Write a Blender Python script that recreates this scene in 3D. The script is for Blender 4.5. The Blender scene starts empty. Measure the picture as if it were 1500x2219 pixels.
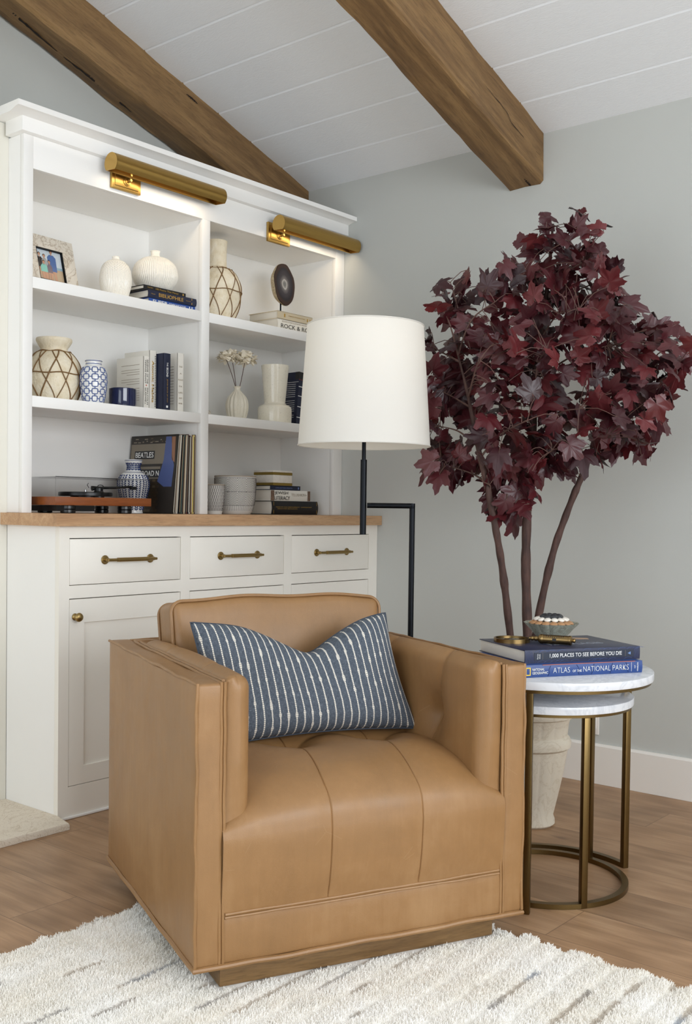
import bpy, bmesh, math, random
from math import sin, cos, pi, radians
from mathutils import Vector, Matrix
D = bpy.data
S = bpy.context.scene
COL = S.collection

# ------------------------------------------------------------------ camera
cd = D.cameras.new('camera'); cam = D.objects.new('camera', cd); COL.objects.link(cam)
cd.sensor_fit = 'HORIZONTAL'; cd.sensor_width = 36.0
cd.lens = 2276.1 / 1500 * 36.0
cd.shift_y = (1164.8 - 1109.5) / 1500
def cam_matrix(yaw, pitch, roll, loc):
    y, p, r = radians(yaw), radians(pitch), radians(roll)
    fw = Vector((cos(y)*cos(p), sin(y)*cos(p), sin(p)))
    rt = Vector((sin(y), -cos(y), 0)); up = rt.cross(fw)
    r2 = rt*cos(r) + up*sin(r); u2 = up*cos(r) - rt*sin(r)
    m = Matrix((r2, u2, -fw)).transposed().to_4x4(); m.translation = loc
    return m
cam.matrix_world = cam_matrix(39.8125, -1.4719, 0.7352, (0, 0, 0.97))
cd.clip_start = 0.05
S.camera = cam

# ------------------------------------------------------------------ light, exposure
w = D.worlds.new('daylight'); S.world = w; w.use_nodes = True
w.node_tree.nodes['Background'].inputs[0].default_value = (0.88, 0.94, 1.0, 1)
w.node_tree.nodes['Background'].inputs[1].default_value = 0.6
def area(name, loc, aim, sx, sy, watts, col):
    l = D.lights.new(name, 'AREA'); l.shape = 'RECTANGLE'; l.size = sx; l.size_y = sy; l.energy = watts; l.color = col
    o = D.objects.new(name, l); COL.objects.link(o); o.location = loc
    o.rotation_euler = (Vector(aim) - Vector(loc)).to_track_quat('-Z', 'Y').to_euler()
    return o
area('window_daylight', (-1.5, 1.4, 1.2), (2.5, 1.9, 1.1), 3.0, 1.6, 35, (0.86, 0.93, 1.0))
area('rear_window_daylight', (0.9, -2.5, 1.55), (2.5, 2.4, 1.0), 3.4, 1.7, 132, (0.92, 0.96, 1.0))
S.view_settings.view_transform = 'Standard'; S.view_settings.look = 'None'
S.view_settings.gamma = 1; S.view_settings.use_curve_mapping = False
S.view_settings.exposure = 0.0
S.cycles.use_denoising = True
S.cycles.max_bounces = 8; S.cycles.diffuse_bounces = 6; S.cycles.glossy_bounces = 3
S.cycles.use_adaptive_sampling = True; S.cycles.adaptive_threshold = 0.05; S.cycles.adaptive_min_samples = 16
S.cycles.caustics_reflective = False; S.cycles.caustics_refractive = False; S.cycles.transparent_max_bounces = 12

# ------------------------------------------------------------------ materials
def srgb(*c):
    return tuple((v/255/12.92 if v/255 <= 0.04045 else ((v/255+0.055)/1.055)**2.4) for v in c)
class NT:
    def __init__(s, name):
        s.m = D.materials.new(name); s.m.use_nodes = True; s.t = s.m.node_tree; s.n = s.t.nodes
        s.b = s.n['Principled BSDF']; s.o = s.n['Material Output']
    def add(s, typ, **kw):
        n = s.n.new('ShaderNode'+typ)
        for k, v in kw.items():
            if k.startswith('_'): n.inputs[k[1:].replace('_', ' ')].default_value = v
            else: setattr(n, k, v)
        return n
    def link(s, a, b): s.t.links.new(a, b)
    def inp(s, k, v):
        if hasattr(v, 'is_linked'): s.link(v, s.b.inputs[k])
        else: s.b.inputs[k].default_value = v
    def coord(s, scale=(1, 1, 1), rot=(0, 0, 0), kind='Object'):
        c = s.add('TexCoord'); mp = s.add('Mapping')
        mp.inputs['Scale'].default_value = scale; mp.inputs['Rotation'].default_value = rot
        s.link(c.outputs[kind], mp.inputs['Vector']); return mp.outputs[0]
    def noise(s, vec, scale, detail=4, rough=0.55, dist=0.0):
        n = s.add('TexNoise'); n.inputs['Scale'].default_value = scale; n.inputs['Detail'].default_value = detail
        n.inputs['Roughness'].default_value = rough; n.inputs['Distortion'].default_value = dist
        s.link(vec, n.inputs['Vector']); return n.outputs['Fac']
    def ramp(s, fac, stops, interp='LINEAR'):
        r = s.add('ValToRGB'); e = r.color_ramp.elements; r.color_ramp.interpolation = interp
        while len(e) < len(stops): e.new(0.5)
        for el, (p, c) in zip(e, stops):
            el.position = p; el.color = (*c, 1) if len(c) == 3 else c
        s.link(fac, r.inputs['Fac']); return r.outputs['Color']
    def mix(s, fac, a, b, mode='MIX'):
        m = s.add('Mix'); m.data_type = 'RGBA'; m.blend_type = mode
        for k, v in ((0, fac), (6, a), (7, b)):
            if hasattr(v, 'is_linked'): s.link(v, m.inputs[k])
            else: m.inputs[k].default_value = v if k == 0 else ((*v, 1) if len(v) == 3 else v)
        return m.outputs[2]
    def math(s, op, a, b=0.0, c=0.0):
        m = s.add('Math', operation=op)
        for i, v in enumerate((a, b, c)):
            if hasattr(v, 'is_linked'): s.link(v, m.inputs[i])
            else: m.inputs[i].default_value = v
        return m.outputs[0]
    def bump(s, h, strength=0.2, dist=0.002):
        b = s.add('Bump'); b.inputs['Strength'].default_value = strength; b.inputs['Distance'].default_value = dist
        s.link(h, b.inputs['Height']); s.link(b.outputs[0], s.b.inputs['Normal'])
    def xyz(s, vec):
        x = s.add('SeparateXYZ'); s.link(vec, x.inputs[0]); return x.outputs
_pl = {}
def plain(name, col, rough=0.5, metal=0.0, **kw):
    if name in _pl: return _pl[name]
    t = NT(name); t.inp('Base Color', (*srgb(*col), 1)); t.inp('Roughness', rough); t.inp('Metallic', metal)
    for k, v in kw.items(): t.inp(k.replace('_', ' '), v)
    _pl[name] = t.m; return t.m

def m_paint(name, col, rough=0.45, bump=0.05, scale=160):
    t = NT(name); v = t.coord()
    n = t.noise(v, 2.2, 3)
    c = srgb(*col)
    t.inp('Base Color', t.mix(n, [x*0.97 for x in c], [min(1, x*1.03) for x in c])); t.inp('Roughness', rough)
    t.bump(t.noise(v, scale, 3), bump, 0.001); return t.m
M_white = m_paint('white_cabinet_paint', (246, 245, 242), 0.38, 0.02)
M_greige = m_paint('greige_cabinet_paint', (244, 240, 231), 0.42, 0.02)
M_wall = m_paint('grey_wall_paint', (194, 196, 192), 0.85, 0.16, 190)
M_breast = m_paint('cream_surround_paint', (226, 223, 212), 0.7, 0.1, 190)
M_base = m_paint('baseboard_paint', (236, 232, 226), 0.4, 0.02)

def m_ceiling():
    t = NT('white_ceiling_boards'); v = t.coord((26, 5.0, 1)); n = t.noise(v, 3, 6, 0.65, 2.2)
    w_ = t.add('TexWave', wave_type='BANDS', bands_direction='X'); w_.inputs['Scale'].default_value = 11.0
    w_.inputs['Distortion'].default_value = 26; w_.inputs['Detail'].default_value = 3; w_.inputs['Detail Scale'].default_value = 1.3
    t.link(t.coord((4, 0.9, 1)), w_.inputs['Vector'])
    t.inp('Base Color', t.mix(n, srgb(238, 242, 246), srgb(244, 247, 250))); t.inp('Roughness', 0.55)
    t.bump(t.math('ADD', n, t.math('MULTIPLY', w_.outputs['Fac'], 0.45)), 0.3, 0.0016); return t.m
M_ceil = m_ceiling()

def m_wood(name, c1, c2, c3, along='X', scale=1.0, rough=0.45, bump=0.15, knots=False, tilt=0.0):
    t = NT(name)
    if tilt: # grain runs down the slope
        def coord(scale=(1, 1, 1)):
            c = t.add('TexCoord'); r = t.add('VectorRotate', rotation_type='Y_AXIS'); r.inputs['Angle'].default_value = tilt
            t.link(c.outputs['Object'], r.inputs['Vector']); mp = t.add('Mapping'); mp.inputs['Scale'].default_value = scale
            t.link(r.outputs[0], mp.inputs['Vector']); return mp.outputs[0]
        t.coord = coord
    st = {'X': (1.1, 14, 14), 'Y': (14, 1.1, 14), 'Z': (14, 14, 1.1)}[along]
    v = t.coord(tuple(s*scale for s in st))
    n1 = t.noise(v, 2.2, 8, 0.62, 0.9); n2 = t.noise(t.coord(tuple(s*scale*0.23 for s in st)), 2.0, 4, 0.5, 1.2)
    f = t.math('ADD', t.math('MULTIPLY', n1, 0.65), t.math('MULTIPLY', n2, 0.5))
    col = t.ramp(f, [(0.38, srgb(*c1)), (0.56, srgb(*c2)), (0.75, srgb(*c3))])
    if knots:
        k = t.noise(t.coord({'X': (1.6, 7, 7), 'Y': (7, 1.6, 7), 'Z': (7, 7, 1.6)}[along]), 1.5, 3, 0.5, 0.6)
        col = t.mix(t.ramp(k, [(0.20, (0.8,)*3), (0.27, (0, 0, 0))]), col, [x*0.45 for x in srgb(*c1)])
    fine = t.noise(t.coord(tuple(s*scale*6 for s in st)), 3, 3, 0.7)
    col = t.mix(t.ramp(fine, [(0.36, (0.34,)*3), (0.5, (0, 0, 0))]), col, [x*0.55 for x in srgb(*c1)])
    t.inp('Base Color', col); t.inp('Roughness', rough); t.bump(t.math('ADD', n1, fine), bump, 0.002); return t.m
M_beam = m_wood('walnut_stained_beam', (84, 62, 36), (118, 89, 54), (150, 118, 76), 'X', 0.85, 0.62, 0.3, True, -0.3142)
M_oak = m_wood('oak_worktop', (166, 127, 92), (190, 150, 112), (206, 170, 132), 'X', 1.0, 0.45, 0.08)
M_plinth = m_wood('oak_plinth', (92, 68, 40), (120, 91, 56), (142, 111, 72), 'X', 1.2, 0.5, 0.12)
M_deck = m_wood('cherry_deck', (112, 56, 22), (134, 72, 30), (150, 84, 38), 'X', 1.4, 0.35, 0.03)

def m_floor():
    t = NT('oak_floorboards'); pos = t.coord()
    x, y, z = t.xyz(pos)
    W = 0.19
    xi = t.math('DIVIDE', t.math('ADD', x, 10.02), W); row = t.math('FLOOR', xi)
    off = t.math('FRACT', t.math('MULTIPLY', row, 0.381)); yi = t.math('ADD', t.math('DIVIDE', y, 1.9), off); cellr = t.math('FLOOR', yi)
    cb = t.add('CombineXYZ'); t.link(row, cb.inputs[0]); t.link(cellr, cb.inputs[1])
    wn = t.add('TexWhiteNoise'); t.link(cb.outputs[0], wn.inputs['Vector'])
    sh = t.add('VectorMath', operation='ADD'); t.link(pos, sh.inputs[0]); t.link(wn.outputs['Color'], sh.inputs[1])
    mp = t.add('Mapping'); mp.inputs['Scale'].default_value = (15, 1.1, 1); t.link(sh.outputs[0], mp.inputs['Vector'])
    n1 = t.noise(mp.outputs[0], 1.5, 7, 0.6, 1.1)
    mp2 = t.add('Mapping'); mp2.inputs['Scale'].default_value = (70, 3, 1); t.link(sh.outputs[0], mp2.inputs['Vector'])
    n2 = t.noise(mp2.outputs[0], 2.5, 3, 0.7)
    wv = t.add('TexWave', wave_type='RINGS', rings_direction='X'); wv.inputs['Scale'].default_value = 2.1; wv.inputs['Distortion'].default_value = 6
    wv.inputs['Detail'].default_value = 2; mp3 = t.add('Mapping'); mp3.inputs['Scale'].default_value = (5.5, 0.7, 1)
    t.link(sh.outputs[0], mp3.inputs['Vector']); t.link(mp3.outputs[0], wv.inputs['Vector'])
    f = t.math('ADD', t.math('MULTIPLY', n1, 0.75), t.math('MULTIPLY', wv.outputs['Fac'], 0.16))
    col = t.ramp(f, [(0.28, srgb(146, 113, 82)), (0.5, srgb(168, 133, 100)), (0.7, srgb(182, 148, 114))])
    col = t.mix(t.ramp(n2, [(0.36, (0.35,)*3), (0.5, (0, 0, 0))]), col, srgb(128, 92, 62))
    hsv = t.add('HueSaturation'); t.link(col, hsv.inputs['Color']); t.link(t.math('ADD', t.math('MULTIPLY', wn.outputs['Value'], 0.26), 0.86), hsv.inputs['Value'])
    # knots
    kn = t.noise(t.coord((4, 1.6, 1)), 1.9, 3, 0.5, 0.4)
    col = t.mix(t.ramp(kn, [(0.22, (0.75,)*3), (0.29, (0, 0, 0))]), hsv.outputs[0], srgb(88, 62, 44))
    fx = t.math('FRACT', xi); fy = t.math('FRACT', yi)
    gx = t.math('LESS_THAN', t.math('MINIMUM', fx, t.math('SUBTRACT', 1, fx)), 0.006)
    gy = t.math('LESS_THAN', t.math('MINIMUM', fy, t.math('SUBTRACT', 1, fy)), 0.0006)
    g = t.math('MAXIMUM', gx, gy)
    t.inp('Base Color', t.mix(t.math('MULTIPLY', g, 0.6), col, srgb(84, 60, 42))); t.inp('Roughness', t.math('ADD', t.math('MULTIPLY', n2, 0.2), 0.36))
    t.bump(t.math('SUBTRACT', t.math('MULTIPLY', n2, 0.4), g), 0.25, 0.0015); return t.m
M_floor = m_floor()

def m_stone(name, c1, c2, vein, scale=6, rough=0.25, vw=0.05, speck=0.0):
    t = NT(name); v = t.coord()
    n = t.noise(v, scale*0.6, 6, 0.62, 1.4); vn = t.noise(v, scale, 8, 0.62, 2.2)
    d = t.math('ABSOLUTE', t.math('SUBTRACT', vn, 0.5))
    col = t.mix(n, srgb(*c1), srgb(*c2))
    col = t.mix(t.ramp(d, [(0.0, (0.7,)*3), (vw, (0, 0, 0))]), col, srgb(*vein))
    if speck:
        s_ = t.noise(v, 220, 2, 0.6); col = t.mix(t.ramp(s_, [(0.36, (speck,)*3), (0.44, (0, 0, 0))]), col, srgb(*vein))
    t.inp('Base Color', col); t.inp('Roughness', rough); return t.m
M_marble = m_stone('white_grey_marble', (232, 234, 238), (214, 217, 223), (200, 204, 211), 6, 0.18, 0.05)
M_hearth = m_stone('limestone_hearth', (222, 210, 192), (232, 222, 206), (190, 172, 148), 9, 0.7, 0.02, 0.4)
M_boxstone = m_stone('pale_box_marble', (236, 230, 220), (226, 220, 210), (206, 198, 186), 20, 0.3, 0.02)
M_bandgold = plain('dull_gold_band', (142, 118, 52), 0.45, 0.5)
M_quartz = m_stone('veined_stone', (216, 206, 190), (236, 230, 220), (150, 126, 96), 14, 0.3, 0.035)

def m_leather():
    t = NT('tan_leather'); v = t.coord()
    big = t.noise(v, 3.2, 5, 0.62, 0.4); mid = t.noise(v, 16, 4, 0.6, 0.3)
    streak = t.noise(t.coord((30, 30, 3.0)), 2.2, 4, 0.6, 0.5)
    f = t.math('ADD', t.math('ADD', t.math('MULTIPLY', big, 0.6), t.math('MULTIPLY', mid, 0.25)), t.math('MULTIPLY', streak, 0.2))
    col = t.ramp(f, [(0.36, srgb(138, 103, 65)), (0.54, srgb(150, 112, 71)), (0.72, srgb(163, 126, 85))])
    vo = t.add('TexVoronoi', feature='DISTANCE_TO_EDGE'); vo.inputs['Scale'].default_value = 7
    t.link(t.coord((1, 1, 1), (0.4, 0.7, 0.2)), vo.inputs['Vector'])
    msk = t.math('MULTIPLY', t.math('LESS_THAN', vo.outputs['Distance'], 0.004), t.math('GREATER_THAN', t.noise(v, 9, 2), 0.62))
    col = t.mix(t.math('MULTIPLY', msk, 0.22), col, srgb(176, 144, 106))
    t.inp('Base Color', col); t.inp('Roughness', t.math('ADD', t.math('MULTIPLY', mid, 0.2), 0.34)); t.inp('Specular IOR Level', 0.5)
    g = t.add('TexVoronoi'); g.inputs['Scale'].default_value = 520; t.link(v, g.inputs['Vector'])
    t.bump(t.math('ADD', t.math('MULTIPLY', g.outputs['Distance'], 0.6), t.math('MULTIPLY', t.noise(v, 40, 4), 0.8)), 0.13, 0.0015); return t.m
M_leather = m_leather()
M_brass = plain('aged_brass', (160, 136, 88), 0.33, 1.0)
M_abrass = plain('antique_brass', (142, 118, 78), 0.3, 1.0)
def m_brushed(name, col, rough=0.3):
    t = NT(name); v = t.coord((3, 160, 160)); n = t.noise(v, 3, 3, 0.6)
    c = srgb(*col); t.inp('Base Color', t.mix(n, [x*0.85 for x in c], [min(1, x*1.1) for x in c])); t.inp('Metallic', 1.0); t.inp('Roughness', rough)
    t.bump(n, 0.05, 0.0005); return t.m
M_lbrass = m_brushed('brushed_gold_brass', (192, 156, 88), 0.33)
M_bronze = m_brushed('antique_bronze', (118, 98, 62), 0.36)
M_black = plain('black_metal', (28, 30, 34), 0.42, 0.85)
M_blackp = plain('black_plastic', (14, 14, 15), 0.3)
M_page = plain('book_pages', (226, 221, 210), 0.8)
M_ink = plain('dark_ink', (40, 38, 36), 0.6)
M_wink = plain('white_ink', (240, 240, 238), 0.5)
M_gold = plain('gold_foil', (208, 168, 88), 0.35, 0.7)

def m_ceramic(name, c, rough=0.2, crack=True):
    t = NT(name); v = t.coord(); n = t.noise(v, 14, 4)
    k = srgb(*c); col = t.mix(n, [x*0.93 for x in k], [min(1, x*1.05) for x in k])
    if crack:
        s_ = t.noise(v, 150, 2, 0.5); col = t.mix(t.ramp(s_, [(0.30, (0.3,)*3), (0.4, (0, 0, 0))]), col, [x*0.6 for x in k])
    t.inp('Base Color', col); t.inp('Roughness', rough); t.bump(n, 0.05, 0.002); return t.m
M_cer = m_ceramic('cream_glazed_ceramic', (247, 242, 231), 0.2)
M_cer2 = m_ceramic('ivory_glaze', (242, 235, 217), 0.13)
M_groove = plain('grey_groove', (168, 156, 138), 0.6)
M_bwc = plain('white_porcelain', (232, 232, 230), 0.15)
M_blue = plain('cobalt_glaze', (78, 96, 146), 0.2)
M_blue2 = plain('ink_blue_glaze', (38, 56, 104), 0.2)
M_navyglass = plain('navy_glass', (26, 34, 70), 0.06, 0.0, Coat_Weight=0.6)
def m_papier():
    t = NT('rough_papier_mache'); v = t.coord(); n = t.noise(v, 28, 6, 0.65); n2 = t.noise(v, 110, 3)
    col = t.ramp(n, [(0.3, srgb(222, 206, 174)), (0.5, srgb(238, 226, 200)), (0.7, srgb(245, 236, 216))])
    t.inp('Base Color', col); t.inp('Roughness', 0.9); t.bump(t.math('ADD', n, n2), 0.6, 0.004); return t.m
M_papier = m_papier()
M_cane = plain('brown_cane', (124, 92, 52), 0.6)
M_urn = m_stone('aged_cream_urn', (200, 190, 172), (212, 204, 188), (190, 178, 158), 8, 0.75, 0.03, 0.15)
M_soil = plain('dark_soil', (48, 38, 30), 0.95)
def m_bark():
    t = NT('brown_bark'); v = t.coord((1, 1, 0.18)); n = t.noise(v, 90, 5, 0.65); n2 = t.noise(t.coord(), 14, 3)
    t.inp('Base Color', t.ramp(t.math('ADD', t.math('MULTIPLY', n, 0.6), t.math('MULTIPLY', n2, 0.4)), [(0.35, srgb(52, 34, 30)), (0.6, srgb(84, 58, 50))]))
    t.inp('Roughness', 0.75); t.bump(n, 0.7, 0.003); return t.m
M_bark = m_bark()
M_twig = plain('grey_brown_twig', (96, 70, 62), 0.7)
def m_leaf():
    t = NT('burgundy_maple_leaf'); a = t.add('Attribute', attribute_name='tint'); uv = t.add('UVMap')
    col = t.ramp(a.outputs['Fac'], [(0.0, srgb(38, 12, 17)), (0.35, srgb(64, 18, 25)), (0.7, srgb(88, 26, 31)), (0.9, srgb(110, 38, 40)), (1.0, srgb(92, 58, 62))])
    n = t.noise(t.coord(), 45, 3); x, y, z = t.xyz(uv.outputs[0])
    col = t.mix(t.math('MULTIPLY', n, 0.45), col, srgb(48, 15, 22))
    t.inp('Base Color', col); t.inp('Roughness', 0.4); t.inp('Specular IOR Level', 0.55)
    ang = t.math('ARCTAN2', t.math('SUBTRACT', x, 0.5), t.math('ADD', y, 0.02)); rib = t.math('ABSOLUTE', t.math('SINE', t.math('MULTIPLY', ang, 8)))
    t.bump(t.math('ADD', t.math('POWER', rib, 0.5), t.math('MULTIPLY', n, 0.4)), 0.35, 0.003); return t.m
M_leaf = m_leaf()
def m_linen(name, c, scale=900, bump=0.2):
    t = NT(name); v = t.coord(); n = t.noise(t.coord((1, 1, 12)), scale*0.12, 3); n2 = t.noise(t.coord((12, 12, 1)), scale*0.12, 3)
    k = srgb(*c); t.inp('Base Color', t.mix(n, [x*0.95 for x in k], [min(1, x*1.03) for x in k])); t.inp('Roughness', 0.85)
    t.bump(t.math('ADD', n, n2), bump, 0.0006); return t.m
def m_shade():
    t = NT('white_linen_shade'); k = srgb(246, 244, 239)
    n = t.noise(t.coord((1, 1, 14)), 110, 3); n2 = t.noise(t.coord((14, 14, 1)), 110, 3)
    col = t.mix(n, [x*0.97 for x in k], k)
    t.inp('Base Color', col); t.inp('Roughness', 0.9); t.bump(t.math('ADD', n, n2), 0.12, 0.0005)
    tr = t.add('BsdfTranslucent'); t.link(col, tr.inputs['Color']); mx = t.add('MixShader'); mx.inputs[0].default_value = 0.4
    t.link(t.b.outputs[0], mx.inputs[1]); t.link(tr.outputs[0], mx.inputs[2]); t.link(mx.outputs[0], t.o.inputs['Surface']); return t.m
M_shade = m_shade()
def m_pillow():
    t = NT('blue_striped_weave'); uv = t.add('UVMap'); x, y, z = t.xyz(uv.outputs[0])
    jit = t.noise(uv.outputs[0], 16, 2); xs = t.math('ADD', t.math('MULTIPLY', x, 27), t.math('MULTIPLY', jit, 0.10))
    fr = t.math('ABSOLUTE', t.math('SUBTRACT', t.math('FRACT', xs), 0.5)); row = t.math('FLOOR', xs)
    cb = t.add('CombineXYZ'); t.link(row, cb.inputs[0]); t.link(t.math('MULTIPLY', y, 9), cb.inputs[1])
    slub = t.noise(cb.outputs[0], 1.0, 1); thick = t.math('ADD', 0.085, t.math('MULTIPLY', t.ramp(slub, [(0.56, (0, 0, 0)), (0.64, (1, 1, 1))]), 0.085))
    line = t.math('LESS_THAN', fr, thick)
    brk = t.math('GREATER_THAN', t.math('FRACT', t.math('MULTIPLY', y, 60)), 0.16)
    ws = t.add('Mapping'); ws.inputs['Scale'].default_value = (420, 30, 1); t.link(uv.outputs[0], ws.inputs['Vector'])
    wf = t.add('Mapping'); wf.inputs['Scale'].default_value = (60, 200, 1); t.link(uv.outputs[0], wf.inputs['Vector'])
    a = t.noise(ws.outputs[0], 1, 3, 0.7); b = t.noise(wf.outputs[0], 1, 3, 0.7)
    basec = t.ramp(t.math('MULTIPLY', t.math('ADD', a, b), 0.5), [(0.32, srgb(44, 51, 60)), (0.5, srgb(76, 85, 97)), (0.68, srgb(120, 127, 136))])
    col = t.mix(t.math('MULTIPLY', t.math('MULTIPLY', line, brk), 0.95), basec, srgb(228, 222, 210))
    t.inp('Base Color', col); t.inp('Roughness', 0.9)
    t.bump(t.math('ADD', t.math('MULTIPLY', line, 1.2), t.math('MULTIPLY', t.math('ADD', a, b), 0.5)), 0.6, 0.002); return t.m
M_pillow = m_pillow()
def m_rug(name='ivory_wool'):
    t = NT(name); v = t.coord(); x, y, z = t.xyz(v)
    yy = t.math('ADD', y, t.math('ADD', t.math('MULTIPLY', t.math('SINE', t.math('MULTIPLY', x, 2.1)), 0.012), t.math('MULTIPLY', t.math('SINE', t.math('MULTIPLY', x, 5.3)), 0.006)))
    rows = t.math('DIVIDE', yy, 0.062); row = t.math('FLOOR', rows); fr = t.math('FRACT', rows)
    cb = t.add('CombineXYZ'); t.link(t.math('MULTIPLY', x, 2.1), cb.inputs[0]); t.link(t.math('MULTIPLY', row, 7.3), cb.inputs[1])
    seg = t.noise(cb.outputs[0], 1.2, 2)
    on = t.math('MULTIPLY', t.math('LESS_THAN', fr, 0.24), t.math('GREATER_THAN', seg, 0.55))
    cb2 = t.add('CombineXYZ'); t.link(t.math('MULTIPLY', x, 1.6), cb2.inputs[0]); t.link(t.math('MULTIPLY', row, 3.1), cb2.inputs[1])
    hue = t.noise(cb2.outputs[0], 1.7, 1)
    stripe = t.ramp(hue, [(0.36, srgb(164, 158, 154)), (0.5, srgb(190, 176, 158)), (0.62, srgb(204, 192, 176)), (0.67, srgb(150, 160, 176))])
    n = t.noise(v, 6, 4); basec = t.ramp(n, [(0.35, srgb(248, 244, 236)), (0.65, srgb(254, 252, 248))])
    t.inp('Base Color', t.mix(t.math('MULTIPLY', on, 0.6), basec, stripe)); t.inp('Roughness', 0.95)
    t.inp('Sheen Weight', 0.2); return t.m
M_rug = m_rug()
def m_glass(name, tint=(1, 1, 1), alpha=0.12, rough=0.03):
    t = NT(name); tr = t.add('BsdfTransparent'); tr.inputs[0].default_value = (*tint, 1); gl = t.add('BsdfGlossy'); gl.inputs['Roughness'].default_value = rough
    lw = t.add('LayerWeight'); lw.inputs['Blend'].default_value = alpha; mx = t.add('MixShader'); t.link(lw.outputs['Fresnel'], mx.inputs[0])
    t.link(tr.outputs[0], mx.inputs[1]); t.link(gl.outputs[0], mx.inputs[2]); t.link(mx.outputs[0], t.o.inputs['Surface']); return t.m
M_acrylic = m_glass('smoked_clear_acrylic', (0.90, 0.90, 0.90), 0.10)
M_lens = m_glass('lens_glass', (0.92, 0.96, 0.95), 0.2)
def m_agate():
    t = NT('banded_agate'); v = t.coord((1, 1, 0.62)); n = t.noise(t.coord(), 26, 3)
    ln = t.add('VectorMath', operation='LENGTH'); t.link(v, ln.inputs[0])
    r = t.math('ADD', ln.outputs['Value'], t.math('MULTIPLY', t.math('SUBTRACT', n, 0.5), 0.010))
    col = t.ramp(t.math('MULTIPLY', r, 20), [(0.10, srgb(112, 112, 112)), (0.20, srgb(150, 148, 146)), (0.24, srgb(178, 176, 174)), (0.30, srgb(110, 106, 106)), (0.5, srgb(66, 62, 66)), (0.80, srgb(46, 42, 46)), (0.92, srgb(60, 44, 38))])
    t.inp('Base Color', col); t.inp('Roughness', 0.12); return t.m
M_agate = m_agate()
M_rind = m_stone('agate_rind', (186, 166, 130), (222, 208, 178), (128, 104, 72), 40, 0.6, 0.06)

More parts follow.
